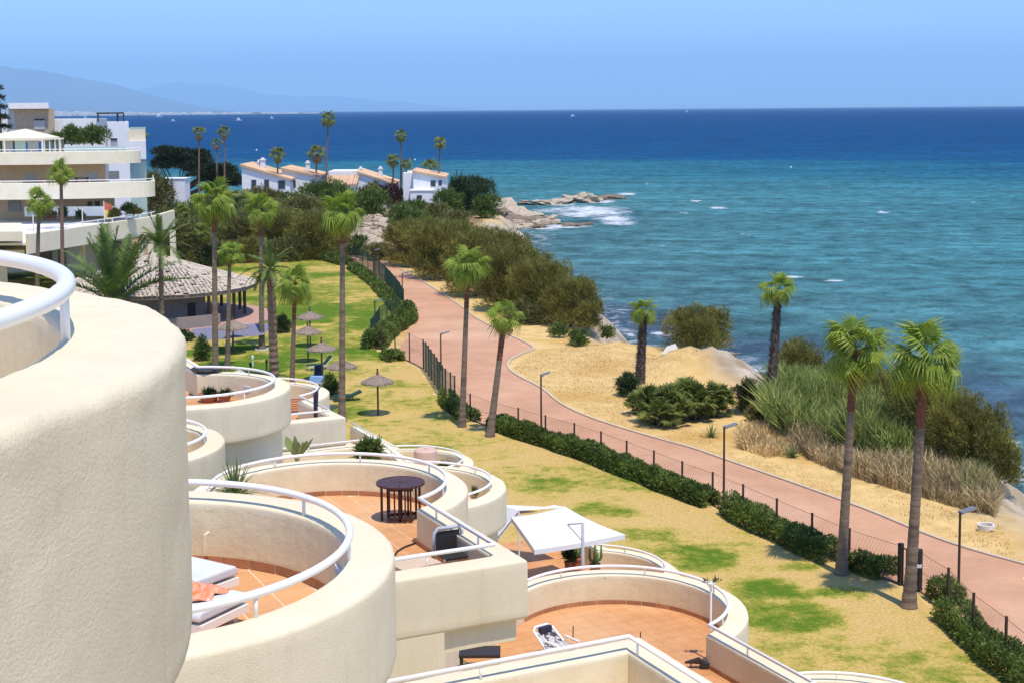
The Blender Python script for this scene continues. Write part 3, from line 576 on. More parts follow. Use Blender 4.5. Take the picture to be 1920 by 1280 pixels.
# T3 left: planters, and its box corner
c3 = (-2.74, 38.95); k3 = (-4.24, 44.05)
p3 = [tuple(np.array(k3) + Vd * 6.5), k3] + arc(c3, 2.1, 99, -62) + [tuple(np.array(arc(c3, 2.1, -62, -62.1)[0]) + Vd * 4)]
b3 = [(-12, 35), (-13, 42)]
f3 = terrace(p3, 10.15, back=b3, posts=1.9)
# T4 left far
c4 = (-4.05, 54.4)
p4 = [tuple(np.array(arc(c4, 2.1, 108, 108.1)[0]) - U * 5)] + arc(c4, 2.1, 108, -60) + [tuple(np.array(arc(c4, 2.1, -60, -60.1)[0]) + Vd * 5)]
f4 = terrace(p4, 13.25, back=[(-12, 49), (-12, 58)], posts=2.0)
# T3 right, the big round one
c5 = (2.1, 29.1); s5 = arc(c5, 2.2, 150, 150.1)[0]; q5 = (3.75, 27.55); r5 = (5.15, 24.67)
p5 = [(s5[0] - .9, s5[1] - 2.0)] + arc(c5, 2.2, 150, -43) + [r5, tuple(np.array(r5) + Vd * 5)]
b5 = [(-1.6, 20.5), (-2.5, 24.5)]
f5 = terrace(p5, 10.15, back=b5, posts=1.9, post0=1.5); tiles(f5, CAMZ - 10.15, p5, b5, size=.33)
# T4 right with the white parasol
c6 = (2.15, 41.0); s6 = arc(c6, 2.15, 80, 80.1)[0]
p6 = [tuple(np.array(s6) - U * 3.6)] + arc(c6, 2.15, 80, -50) + [tuple(np.array(arc(c6, 2.15, -50, -50.1)[0]) + Vd * 3)]
b6 = [(-3.0, 37.0), (-3.6, 45.5)]
f6 = terrace(p6, 13.25, back=b6, posts=1.9); tiles(f6, CAMZ - 13.25, p6, b6, size=.33)
# T4 bottom right
c7 = (7.1, 30.5); p7 = [tuple(np.array(arc(c7, 2.45, 118, 118.1)[0]) - U * 1)] + arc(c7, 2.45, 118, -60)
f7 = terrace(p7, 13.25, back=[(4.5, 28)], posts=1.9)
# T2 level box at the bottom of the photograph
q8 = (1.475, 18.55); p8 = [tuple(np.array(q8) + Vd * 5.2), q8, tuple(np.array(q8) + U * 4)]
f8 = terrace(p8, 7.05, back=[(-3, 13)], posts=2.35, post0=.75, under=False)
# T2 level far left rings
c9 = (-8.3, 37.1); s9 = arc(c9, 2.12, 97, 97.1)[0]; p9 = [tuple(np.array(s9) - U * 4.5)] + arc(c9, 2.12, 97, -100) + [tuple(np.array(arc(c9, 2.12, -100, -100.1)[0]) + Vd * 3)]
f9 = terrace(p9, 7.05, back=[(-13, 33), (-13, 40)], posts=1.8); tiles(f9, CAMZ - 7.05, p9, [(-13, 33), (-13, 40)], size=.40)
c10 = (-8.65, 30.8); p10 = arc(c10, 2.0, 115, -110) + [tuple(np.array(arc(c10, 2.0, -110, -110.1)[0]) + Vd * 2)]
f10 = terrace(p10, 7.05, back=[(-12, 29), (-12, 33)], posts=1.7)
# T3 level behind it
c11 = (-9.2, 52.3); a11 = (-7.54, 50.9); q11 = (-6.2, 48.4); p11 = [tuple(np.array(arc(c11, 2.1, 105, 105.1)[0]) - U * 3)] + arc(c11, 2.1, 105, -40) + [q11, tuple(np.array(q11) + Vd * 6)]
f11 = terrace(p11, 10.15, back=[(-15, 44), (-14, 54)], posts=2.0)
tiles(f11, CAMZ - 10.15, p11, [(-15, 44), (-14, 54)], size=.40)
# core of the building behind the terraces (storey by storey, set back)
mb = MB(); mb.prism([(-40, -6), (-8.5, -6), (-8.0, 14), (-11.5, 30), (-14, 42), (-17, 56), (-40, 56)], GZ - .3, CAMZ - 10.85); mb.build('core_wall', M['stucco'], BLD)
mb = MB(); mb.prism([(-6.3, 8.0), (-5.2, 10.3), (-6.5, 14), (-6.0, 22), (-4.2, 21.6), (-4.2, 20.9), (-2.2, 12), (-1.5, 8)], GZ - .3, CAMZ - 10.85); mb.build('core_wall', M['stucco'], BLD)
mb = MB(); mb.prism([(-14, 3), (-7, 3), (-7.5, 15), (-11.5, 29.5), (-14, 30)], CAMZ - 10.85, CAMZ - 5.0); mb.build('core_wall', M['stucco'], BLD)
# floor tiles: the 300 that show largest as parts, the rest joined
ALLT = sorted(TILES, key=lambda q: (q[1] ** 2).sum() + (0 if PD else 0)); tmesh = {}
def tile_score(q):
    x, y = q[1]; d = _ray(960, 640); Yd = y; sx = 960 + x / y * LENS_PX
    return q[4] * S(y) if (350 < sx < 1500) else 0
ALLT.sort(key=lambda q: -tile_score(q)); restm = {}
for k, (fl, p, z, u, s, rot, ct) in enumerate(ALLT):
    a = math.atan2(u[1], u[0])
    if k < 300:
        key = round(s, 3)
        if key not in tmesh:
            m_ = MB(); h = s / 2; e = .004; m_.add([(-h, -h, -.008), (h, -h, -.008), (h, h, -.008), (-h, h, -.008), (-h + e, -h + e, .004), (h - e, -h + e, .004), (h - e, h - e, .004), (-h + e, h - e, .004)], [(4, 5, 6, 7), (0, 1, 5, 4), (1, 2, 6, 5), (2, 3, 7, 6), (3, 0, 4, 7)])
            o = m_.build('floor_tile', M['tile']); tmesh[key] = o.data; bpy.data.objects.remove(o)
        o = bpy.data.objects.new('floor_tile', tmesh[key]); COL.objects.link(o); o.parent = fl; L = ROOTLOC[fl.name]
        o.location = (p[0] - L[0], p[1] - L[1], z - L[2] + RNG.uniform(-.0012, .0012)); o.rotation_euler = (0, 0, a)
    else:
        restm.setdefault(fl.name, [fl, MB()])[1].box((p[0], p[1], z), (s, s, .012), a)
for fl, m_ in restm.values(): m_.build('floor_tiles', M['tile'], fl, kind='stuff')
# skirting tiles along the walls
def skirting(floor, path, Ht, a, b, n_max=60, size=.33):
    pp = offs(path, -.006); L = plen(pp); s = a; z = CAMZ - Ht - .66; k = 0
    while s < min(b, L[-1]) and k < n_max:
        (x, y), an = at_len(pp, L, s + size / 2); m_ = MB(); m_.box((x, y, z + .055), (size - .012, .016, .09), an); m_.build('skirting_tile', M['skirt'], floor); s += size; k += 1
skirting(f1, p1, 3.94, 1.2, 9.2); skirting(f2, p2, 7.05, 2.6, 13); skirting(f5, p5, 10.15, 2.2, 14)
# wall vents
def vent(path, Ht, s, dz=.32, w=.24, h=.10):
    pp = offs(path, -.012); L = plen(pp); (x, y), an = at_len(pp, L, s); m_ = MB(); m_.box((x, y, CAMZ - Ht - dz), (w, .02, h), an)
    for k in range(4): m_.box((x, y, CAMZ - Ht - dz - h * .36 + k * h * .24), (w * .86, .034, h * .08), an)
    m_.build('wall_vent', M['cushion'], BLD)
vent(p1, 3.94, 5.1); vent(p2, 7.05, 7.4, w=.2); vent(p5, 10.15, 8.6, w=.28); vent(p9, 7.05, 6.0); vent(p8, 7.05, 6.6); vent(p5, 10.15, 12.7, w=.12, h=.12)
m_ = MB(); x, y, z = PD(391, 998, 14.5); m_.tube([(x, y, z), (x - .01, y - .12, z + .01)], .018, 8); m_.tube([(x - .01, y - .12, z + .02), (x - .02, y - .13, z - .17)], .022, 8); m_.build('wall_spout', M['stucco_in'], BLD)
#PART4
# ------------------------------------------------------------------ leaf-mass generators
def leafcloud(rng, blobs, n, size, up=.3, aspect=.45, shell=.55, tintr=(.65, 1.3), clump=None, gap=0.0):
    """n small leaf sprays through a set of ellipsoids: (x,y,z,rx,ry,rz); returns verts, tris, tints"""
    B = np.array(blobs, float); vol = (B[:, 3] * B[:, 4] * B[:, 5]) ** .67; pick = rng.choice(len(B), n, p=vol / vol.sum())
    D = rng.normal(size=(n, 3)); D /= np.linalg.norm(D, axis=1)[:, None]; D[:, 2] = np.where(D[:, 2] < -.55, -D[:, 2], D[:, 2])
    rad = shell + (1 - shell) * rng.random(n) ** .6
    # lumpy outline and clumps
    lump = 1 + .22 * np.sin(D[:, 0] * 5 + pick * 1.7) * np.cos(D[:, 1] * 6 + pick) + .14 * np.sin(D[:, 2] * 11 + D[:, 0] * 9 + pick * 3)
    P = B[pick, :3] + D * B[pick, 3:6] * (rad * lump)[:, None]
    if gap > 0:
        k = vnoise(P[:, 0] * 1.0 + P[:, 2] * .7, P[:, 1] + P[:, 2] * 1.3, 1.1 / max(.3, B[:, 3].mean() * .35), 5) > gap
        P, D, pick = P[k], D[k], pick[k]; n = len(P)
    cl = .55 + .9 * vnoise(P[:, 0] + P[:, 2] * .6, P[:, 1] + P[:, 2] * .8, 1.6 / max(.4, B[:, 3].mean() * .5), 8)
    T = np.clip(cl * rng.uniform(tintr[0], tintr[1], n), .35, 1.7)
    A = D + rng.normal(size=(n, 3)) * .55; A[:, 2] += up; A /= np.linalg.norm(A, axis=1)[:, None]
    Rn = rng.normal(size=(n, 3)); S_ = np.cross(A, Rn); S_ /= np.linalg.norm(S_, axis=1)[:, None]
    L = (size * rng.uniform(.6, 1.35, n) * np.where(rng.random(n) < .1, 1.9, 1.0))[:, None]; w = np.minimum(L, size * 1.35) * aspect
    V = np.stack([P - S_ * w * .5, P + S_ * w * .5, P + A * L + S_ * w * .12], 1).reshape(-1, 3)
    return V, np.arange(n * 3).reshape(-1, 3), np.repeat(T, 3)
def limbs(mb, base, blobs, r, rng, n=6, z0=.0):
    base = Vector(base)
    for k in range(n):
        b = blobs[int(rng.integers(len(blobs)))]; tgt = Vector((b[0] + rng.normal() * b[3] * .3, b[1] + rng.normal() * b[4] * .3, b[2] + b[5] * .25))
        mid = base.lerp(tgt, .5) + Vector((rng.normal() * .15, rng.normal() * .15, .15)) * (tgt - base).length * .3
        mb.tube([base, base.lerp(mid, .6), mid, tgt], [r, r * .8, r * .6, r * .25], 5)
UNIQ = set()
def shrub(name, px, by, wpx, hpx, m, label, cat='shrub', n=None, size=None, group=None, up=.5, aspect=.4, seed=None, nb=6, trunk=True, H=17.5, depth=.9, gap=.0, shell=.5, tint=1., z=None, flat=False, trunkfrac=0.):
    x, y = G(px, by, H); s = S(y); w = wpx / s; h = hpx / s; rng = np.random.default_rng(seed or int(px * 7 + by * 13)); z0 = CAMZ - H
    root = empty(name, (x, y, z0), label, cat, group); blobs = []
    for k in range(nb):
        a = 2 * math.pi * k / nb + rng.uniform(-.5, .5); q = rng.uniform(.25, .34) if nb > 1 else 0
        bx = x + math.cos(a) * w * q; byy = y + w * .15 + math.sin(a) * w * q * depth; rz = h * rng.uniform(.26, .38); bz = z0 + h * trunkfrac + rng.uniform(.32, .66) * h * (1 - trunkfrac)
        blobs.append((bx, byy, min(bz, z0 + h - rz), w * rng.uniform(.2, .3), w * depth * rng.uniform(.2, .3), rz))
    blobs.append((x, y + w * .1, z0 + h * (.62 if not flat else .5), w * .3, w * .3 * depth, h * .36))
    if not trunkfrac: blobs.append((x, y + w * .08, z0 + h * .25, w * .44, w * .4 * depth, h * .27))
    blobs.append((x, y - w * .06, z0 + h * .14, w * .45, w * .3, h * .2)); blobs.append((x, y - w * .06, z0 + h * .14, w * .3, w * .25, h * .2))
    px_sz = 1.0 / (s * .533)              # metres per rendered pixel
    size = size or max(.16, px_sz * 2.6); n = n or int(min(34000, max(900, 3.2 * wpx * hpx * .284 / (size / px_sz) ** 2 * (15 if aspect < .3 else 10))))
    V, F, T = leafcloud(rng, blobs, n, size, up, aspect, shell, gap=gap); V[:, 2] = np.maximum(V[:, 2], z0 - .05)
    fastmesh('foliage', V, F, m, tint=T * tint, parent=root)
    if trunk:
        mb = MB(); limbs(mb, (x, y + w * .1, z0 - .1), blobs, max(.05, w * .018), rng, 6); mb.build('trunk', M['twig'], root)
    return root
# ------------------------------------------------------------------ palms
def fan_leaf(seed, droop=1.0, nseg=17, spread=125, L=.92, pet=.88):
    """a Washingtonia leaf: petiole along +X then a pleated fan with drooping tips"""
    rng = np.random.default_rng(seed); V = []; F = []; T = []
    def tri(*p, t=1.):
        i = len(V); V.extend(p); F.append(tuple(range(i, i + len(p)))); T.extend([t] * len(p))
    w = .022
    for a, b in ((-.0, .5), (.5, 1.)):
        za, zb = math.sin(a * 1.5) * .05, math.sin(b * 1.5) * .05
        tri((a * pet, -w, za), (b * pet, -w, zb), (b * pet, 0, zb + w), (a * pet, 0, za + w), t=.8); tri((a * pet, 0, za + w), (b * pet, 0, zb + w), (b * pet, w, zb), (a * pet, w, za), t=.95)
    c = np.array((pet, 0, .05))
    for k in range(nseg):
        a0 = R(-spread + 2 * spread * k / nseg); a1 = R(-spread + 2 * spread * (k + 1) / nseg); am = (a0 + a1) / 2
        l = L * (1 - .28 * abs(am) / R(spread)) * rng.uniform(.88, 1.08); t = rng.uniform(.75, 1.25)
        def pt(a, r, dz): return (c[0] + math.cos(a) * r, c[1] + math.sin(a) * r, c[2] + dz)
        fold = .035
        zc = lambda r: -.16 * droop * (r / L) ** 2 * L * 2
        m1 = l * .55; a_in0, a_in1 = a0, a1
        tri(tuple(c), pt(a_in0, m1, zc(m1)), pt(am, m1 * 1.02, zc(m1) + fold), t=t * .9); tri(tuple(c), pt(am, m1 * 1.02, zc(m1) + fold), pt(a_in1, m1, zc(m1)), t=t)
        tip = pt(am + rng.normal() * .05, l * .90, zc(l) - .24 * droop * L * rng.uniform(.7, 1.5))
        tri(pt(a0 * .8 + am * .2, m1, zc(m1)), tip, pt(am, m1, zc(m1) + fold), t=t * .95); tri(pt(am, m1, zc(m1) + fold), tip, pt(a1 * .8 + am * .2, m1, zc(m1)), t=t * 1.08)
    return V, F, T
def mesh_of(name, V, F, T, m):
    me = bpy.data.meshes.new(name); me.from_pydata([tuple(v) for v in V], [], F); me.materials.append(m)
    at = me.attributes.new('tint', 'FLOAT_COLOR', 'POINT'); T = np.array(T); at.data.foreach_set('color', np.c_[T, T, T, np.ones(len(T))].ravel().astype(np.float32)); return me
FANS = [mesh_of('frond', *fan_leaf(s, d), M['fan']) for s, d in ((1, .8), (2, 1.2), (3, 1.6), (4, 2.2))]
DFANS = [mesh_of('dry_frond', *fan_leaf(s, d, 13), M['deadfan']) for s, d in ((5, 2.4), (6, 2.8))]
def frond_dirs(rng, n, lo=-35, hi=80):
    out = []
    for k in range(n):
        el = hi - (hi - lo) * ((k + .5) / n) ** .8; az = k * 137.5 + rng.uniform(-14, 14); out.append((az + rng.uniform(-12, 12), el + rng.uniform(-15, 15)))
    return out
def trunkmesh(mb, base, top, r0, r1, flare=1.6, rings=46, seg=14, rough=.05, rng=None, bend=.0, rz=None):
    base = np.array(base); top = np.array(top); V = []; F = []; rng = rng or np.random.default_rng(1); h = top[2] - base[2]
    bd = np.array((rng.normal(), rng.normal() * .5, 0)) * bend
    for i in range(rings + 1):
        t = i / rings; c = base + (top - base) * t + bd * math.sin(math.pi * t); r = r0 + (r1 - r0) * t; r *= 1 + (flare - 1) * math.exp(-t * h / .55); r *= 1 + rough * (1 if i % 2 else -1) * .6 + rng.normal() * rough * .25
        for k in range(seg):
            a = 2 * math.pi * k / seg; V.append((c[0] + r * math.cos(a), c[1] + r * math.sin(a), c[2]))
    for i in range(rings):
        for k in range(seg):
            k2 = (k + 1) % seg; F.append((i * seg + k, i * seg + k2, (i + 1) * seg + k2, (i + 1) * seg + k))
    F.append(tuple(range(seg))[::-1]); F.append(tuple(rings * seg + k for k in range(seg))); mb.add(V, F)
def fan_palm(px, by, tx, ty, wcrown, label, group=None, r=.2, n=30, dead=5, sleeve=0., lo=-40, seed=0, H=17.5, mat_trunk='trunk', parts=True, scale=None, shag=0, flare=1.55, size=1.0, name='fan_palm', hi=80):
    x, y = G(px, by, H); z0 = CAMZ - H; tx_, _, tz = PD(tx, ty, y); s = S(y); rng = np.random.default_rng(seed or int(px * 3 + by))
    root = empty(name, (x, y, z0), label, 'palm tree', group); Rc = wcrown / s / 2; k = Rc / 1.62 * size
    top = (tx_, y + rng.uniform(-.2, .2), tz - .15 * Rc); mb = MB()
    trunkmesh(mb, (x, y, z0 - .1), top, r, r * .62, flare, rings=int(max(24, (tz - z0) * 6)), rng=rng, bend=0 if sleeve else .08, rough=.045); mb.build('trunk', M[mat_trunk], root, smooth=False)
    if sleeve:
        b = np.array((x, y, z0)); tp = np.array(top); sb = tp - (tp - b) / np.linalg.norm(tp - b) * sleeve
        mb = MB(); trunkmesh(mb, sb, tp + (0, 0, .12), r * .74, r * .86, 1.0, rings=22, rough=.12, rng=rng); mb.build('fibre_sleeve', M['sleeve'], root)
    if shag:
        V = []; F = []; T = []; b = np.array((x, y, z0)); tp = np.array(top); nn = 900
        for q in range(nn):
            t = rng.random(); c = b + (tp - b) * t; a = rng.random() * 6.283; rr = r * (.95 - .3 * t); o = np.array((math.cos(a), math.sin(a), 0)); sd_ = np.array((-o[1], o[0], 0))
            l = rng.uniform(.12, .3) * shag; p = c + o * rr * .9; i = len(V); V += [p - sd_ * .06, p + sd_ * .06, p + o * l * .75 + np.array((0, 0, l * rng.uniform(-.8, .7)))]; F.append((i, i + 1, i + 2)); T += [rng.uniform(.6, 1.6)] * 3
        fastmesh('leaf_bases', np.array(V), F, M['shag'], tint=np.array(T), parent=root)
    crown_c = np.array((tx_, top[1], tz - .05 * Rc)); dirs = frond_dirs(rng, n, lo, hi)
    if parts:
        for az, el in dirs:
            me = FANS[0 if el > 45 else 1 if el > 10 else 2 if el > -15 else 3]
            o = bpy.data.objects.new('frond', me); COL.objects.link(o); o.parent = root; o.location = tuple(crown_c - np.array(ROOTLOC[root.name]))
            sc_ = k * rng.uniform(.72, 1.18); o.scale = (sc_, sc_, sc_); o.rotation_euler = (R(rng.uniform(-50, 50)), R(-el), R(az))
        for q in range(dead):
            o = bpy.data.objects.new('dry_frond', DFANS[q % 2]); COL.objects.link(o); o.parent = root; o.location = tuple(crown_c - np.array(ROOTLOC[root.name]) - np.array((0, 0, .12)))
            sc_ = k * rng.uniform(.6, .85); o.scale = (sc_,) * 3; o.rotation_euler = (R(rng.uniform(-30, 30)), R(rng.uniform(50, 78)), R(q * 70 + rng.uniform(0, 50)))
    else:
        for nm, ds, lib, mm in (('crown', dirs, None, M['fan_far']), ('dead_skirt', [(rng.uniform(0, 360), rng.uniform(-78, -35)) for _ in range(dead)], None, M['deadfan'])):
            if not ds: continue
            V = []; F = []; T = []
            for az, el in ds:
                v, f, t = fan_leaf(int(rng.integers(99)), 1.2 + (el < 0) * .9, 9); v = np.array(v) * k * rng.uniform(.85, 1.12) * (1 if nm == 'crown' else .85)
                m_ = np.array(Matrix.Rotation(R(az), 3, 'Z') @ Matrix.Rotation(R(-el), 3, 'Y') @ Matrix.Rotation(R(rng.uniform(-35, 35)), 3, 'X')); v = v @ m_.T + crown_c - np.array(ROOTLOC[root.name]) - (0, 0, .1 * (nm != 'crown'))
                F += [tuple(i + len(V) for i in q) for q in f]; V += list(v); T += [tt * rng.uniform(.8, 1.15) for tt in t]
            o = bpy.data.objects.new(nm, mesh_of(nm, V, F, T, mm)); COL.objects.link(o); o.parent = root
    return root
def feather_leaf(L, arch, n=34, seed=0, leaf=.40, w=.065):
    rng = np.random.default_rng(seed); V = []; F = []; T = []; pts = []
    for i in range(n + 1):
        t = i / n; pts.append(np.array((L * t * (1 - .12 * arch * t), 0, L * (.04 * t - arch * .55 * t ** 2.2))))
    for i in range(n):
        a, b = pts[i], pts[i + 1]; wd = .03 * (1 - i / n) + .006; q = len(V); V += [a + (0, -wd, 0), b + (0, -wd, 0), b + (0, wd, .0), a + (0, wd, 0)]; F.append((q, q + 1, q + 2, q + 3)); T += [.9] * 4
        if i < 4: continue
        ll = leaf * L / 2.2 * math.sin(math.pi * min(.97, .12 + .86 * i / n)) ** .5
        for sgn in (-1, 1):
            d = b - a; d /= np.linalg.norm(d); o = d * .62 + np.array((0, sgn * .75, .28 + rng.normal() * .12)); o /= np.linalg.norm(o); tp = a + o * ll * rng.uniform(.85, 1.1) - np.array((0, 0, .08 * ll)); q = len(V)
            V += [a - d * w * .5, a + d * w * .9, tp]; F.append((q, q + 1, q + 2)); T += [rng.uniform(.75, 1.3)] * 3
    return V, F, T
FEATH = [mesh_of('frond', *feather_leaf(2.6, a, seed=s), M['feather']) for s, a in ((1, .25), (2, .6), (3, 1.1))]
def feather_palm(px, by, tx, ty, wcrown, label, r=.22, n=34, lo=-25, hi=85, seed=1, H=17.5, trunk='trunk_brown', flare=1.1, upright=False, rough=.16, group=None):
    x, y = G(px, by, H); z0 = CAMZ - H; tx_, _, tz = PD(tx, ty, y); s = S(y); rng = np.random.default_rng(seed)
    root = empty('date_palm', (x, y, z0), label, 'palm tree', group); k = wcrown / s / 2 / 2.45; mb = MB()
    trunkmesh(mb, (x, y, z0 - .1), (tx_, y, tz), r, r * .9, flare, rings=int(max(14, (tz - z0) * 5)), rough=rough, rng=rng); mb.build('trunk', M[trunk], root)
    for az, el in frond_dirs(rng, n, lo, hi):
        o = bpy.data.objects.new('frond', FEATH[0 if el > 55 else 1 if el > 20 else 2]); COL.objects.link(o); o.parent = root
        o.location = (tx_ - x, 0, tz - z0); sc_ = k * rng.uniform(.85, 1.1); o.scale = (sc_, sc_, sc_); o.rotation_euler = (R(rng.uniform(-20, 20)), R(-el), R(az))
    return root
# the palms of the lawn, near to far
FG = 'fan palms on the lawn'
fan_palm(1704, 1138, 1731, 668, 160, 'tall fan palm nearest the right edge, standing inside the fence by the gate', FG, r=.215, n=36, sleeve=2.3, lo=-45, seed=11)
fan_palm(1577, 1076, 1601, 650, 140, 'tall fan palm just left of the gate, its crown touching its right neighbour', FG, r=.20, n=36, sleeve=2.2, lo=-45, seed=12)
fan_palm(866, 800, 877, 498, 92, 'slim tall fan palm at the lawn edge, left of the leaning one', FG, r=.18, n=28, sleeve=2.2, lo=-45, seed=13)
fan_palm(918, 818, 946, 592, 84, 'shorter leaning fan palm at the lawn edge with a reddish neck', FG, r=.2, n=18, sleeve=2.3, lo=-35, seed=14)
fan_palm(641, 790, 642, 398, 92, 'tall fan palm rising beside the straw parasols, behind the round terraces', FG, r=.2, n=34, sleeve=1.6, lo=-50, seed=15)
fan_palm(404, 712, 401, 372, 92, 'tall fan palm in front of the round pavilion roof, bright wide crown', FG, r=.22, n=36, sleeve=2.0, lo=-55, seed=16)
fan_palm(426, 694, 430, 472, 56, 'smaller fan palm crossing the right rim of the pavilion roof', FG, r=.18, n=26, sleeve=.8, lo=-45, seed=17)
fan_palm(491, 655, 489, 388, 70, 'straight fan palm with a pale concrete ring at its foot', FG, r=.21, n=28, sleeve=2.0, lo=-50, seed=18)
fan_palm(547, 738, 553, 528, 84, 'fan palm with a ragged split crown and red-brown trunk left of the straw parasols', FG, r=.17, n=26, sleeve=2.2, lo=-60, seed=19, mat_trunk='trunk_brown')
feather_palm(515, 714, 507, 505, 120, 'date palm with a thick scaly trunk and thin arching fronds', r=.3, n=30, lo=-30, seed=3, rough=.13)
feather_palm(222, 640, 212, 572, 300, 'low date palm with long upright fronds before the pavilion roof', r=.3, n=26, lo=30, hi=89, seed=4)
feather_palm(304, 640, 301, 462, 130, 'date palm with a stiff upright tuft rising behind the pavilion roof', r=.2, n=24, lo=0, hi=86, seed=5, trunk='trunk')
fan_palm(115, 620, 113, 322, 54, 'fan palm standing against the middle balcony of the left building', None, r=.2, n=26, lo=-50, seed=21, dead=4, mat_trunk='trunk_brown')
fan_palm(72, 640, 74, 378, 62, 'short bright fan palm in front of the lower left terrace', None, r=.2, n=30, lo=-55, seed=22, dead=4, mat_trunk='trunk_brown')
fan_palm(1199, 718, 1207, 584, 62, 'short shaggy fan palm on the straw near the low mound', None, r=.33, n=22, lo=-40, seed=23, dead=0, mat_trunk='shag', shag=1.0, flare=1.1)
fan_palm(1440, 788, 1459, 540, 76, 'shaggy dark-trunked fan palm beside the reeds, against the sea', None, r=.30, n=24, lo=-45, seed=24, dead=0, mat_trunk='shag', shag=1.1, flare=1.0)
mb = MB(); x, y = G(491, 656); mb.lathe([(.5, 0), (.5, .12), (.42, .12), (.42, 0)], (x, y, GZ), 18); tag(mb.build('planting_ring', M['concrete'], smooth=False), 'pale concrete ring round the foot of the straight palm', 'planting ring')
# far palms
far = [(612, 392, 615, 222, 34, 'very tall thin palm standing highest against the sea', 26, 0, .2), (751, 388, 752, 254, 27, 'tall thin palm against the sea, rising from the trio beside the white house', 24, 0, .2), (822, 388, 825, 267, 27, 'tall thin palm right of the white gabled house', 24, 2, .2),
       (736, 388, 737, 300, 30, 'shorter palm left in the trio before the white gabled house', 26, 3, .2), (762, 388, 762, 307, 24, 'shorter palm right in the trio before the white gabled house', 22, 3, .2), (592, 388, 594, 287, 38, 'palm with a thick dry skirt right of the left orange roof', 20, 22, .22),
       (518, 392, 520, 290, 34, 'palm with a dry skirt in front of the left white house', 20, 20, .22), (373, 388, 373, 248, 30, 'dry palm left of the pair above the dark pine', 16, 18, .2), (420, 388, 420, 247, 28, 'dry palm right of the pair above the dark pine', 16, 18, .2), (405, 386, 406, 268, 26, 'lower dry palm between the pair above the dark pine', 10, 18, .2),
       (806, 372, 806, 312, 34, 'squat yellowish palm behind the white gabled roof', 20, 12, .25), (262, 400, 262, 252, 34, 'palm beside the balconied white block on the left', 24, 6, .25), (487, 388, 487, 338, 28, 'small dark palm before the left white house', 24, 2, .2),
       (438, 420, 440, 368, 34, 'young palm in the garden thicket below the pine', 24, 3, .2), (557, 470, 558, 400, 30, 'slender-trunked palm among the olive shrubs', 20, 3, .15), (380, 500, 380, 435, 44, 'leafy young palm behind the pavilion roof', 24, 4, .2), (338, 490, 340, 400, 46, 'palm left of the bright lawn palm, in shade of the thicket', 26, 4, .2), (462, 455, 462, 372, 40, 'pale-trunked palm in the thicket behind the lawn', 24, 3, .18), (700, 400, 700, 352, 26, 'small palm before the middle white house', 18, 3, .15)]
for i, (px, by, tx, ty, w, lab, n, dd, r) in enumerate(far):
    fan_palm(px, by, tx, ty, w, lab, None, r=r, n=n, dead=dd, lo=-50 if dd < 10 else -5, seed=40 + i, parts=False, mat_trunk='trunk_brown' if i < 10 else 'trunk', flare=1.1)

# ------------------------------------------------------------------ shrubs and trees
def tamarisk(px, by, w, h, lab, **k): return shrub('tamarisk_bush', px, by, w, h, M['tamarisk'], lab, 'bush', up=.9, aspect=.27, gap=k.pop('gap', .12), shell=.35, **k)
TG = 'tamarisk bushes between the path and the sea'
for a in [(772, 500, 110, 88, 'tamarisk at the landward end of the hedge-like band by the path'), (828, 524, 125, 112, 'second tamarisk of the band along the path, dark at its foot'), (800, 470, 110, 62, 'tamarisk behind the landward end of the band'), (868, 482, 125, 66, 'tamarisk at the back of the band nearest the rocks'),
          (892, 556, 130, 128, 'broad tamarisk halfway along the band'), (938, 520, 120, 92, 'tamarisk rising behind the middle of the band'), (958, 584, 130, 130, 'tall tamarisk behind the slim lawn palm'), (1018, 600, 120, 112, 'tamarisk toward the seaward end of the band'), (990, 545, 110, 70, 'tamarisk at the sea side of the band under the spiky tips'), (1070, 610, 112, 92, 'rounded tamarisk at the seaward end of the band'), (1104, 616, 56, 52, 'last small tamarisk of the band above the cove')]:
    tamarisk(*a, group=TG)
tamarisk(1312, 655, 140, 84, 'lone round tamarisk on the shore between the two shaggy palms')
tamarisk(1500, 735, 110, 98, 'tamarisk behind the reeds, left of the twin palms'); tamarisk(1585, 760, 120, 90, 'tamarisk filling the gap between the twin palm trunks'); tamarisk(1660, 800, 120, 110, 'tamarisk rising behind the reeds at the twin palms')
tamarisk(1742, 862, 150, 190, 'large tamarisk right of the rightmost palm'); tamarisk(1815, 892, 150, 165, 'spreading tamarisk above the pebble beach'); tamarisk(1876, 908, 90, 110, 'lowest tamarisk touching the pebble beach'); tamarisk(1700, 790, 90, 90, 'tamarisk hidden behind the rightmost palm crown')
for a in [(1048, 630, 38, 24, 'green', 'small round bush on the straw below the tamarisks'), (1085, 646, 40, 28, 'green', 'small round bush beside the first, nearer the path'), (1138, 633, 28, 20, 'green', 'tiny bush at the edge above the cove'), (985, 606, 90, 42, 'olive', 'low palmetto thicket right of the leaning palm'),
          (1178, 742, 44, 46, 'dkgreen', 'dark shrub at the foot of the shaggy short palm'), (1405, 770, 60, 62, 'olive', 'grey-green shrub left of the dark-trunked palm'), (1425, 790, 50, 36, 'olive', 'low scrub at the foot of the dark-trunked palm')]:
    shrub('bush', a[0], a[1], a[2], a[3], M[a[4]], a[5], 'bush', nb=4)
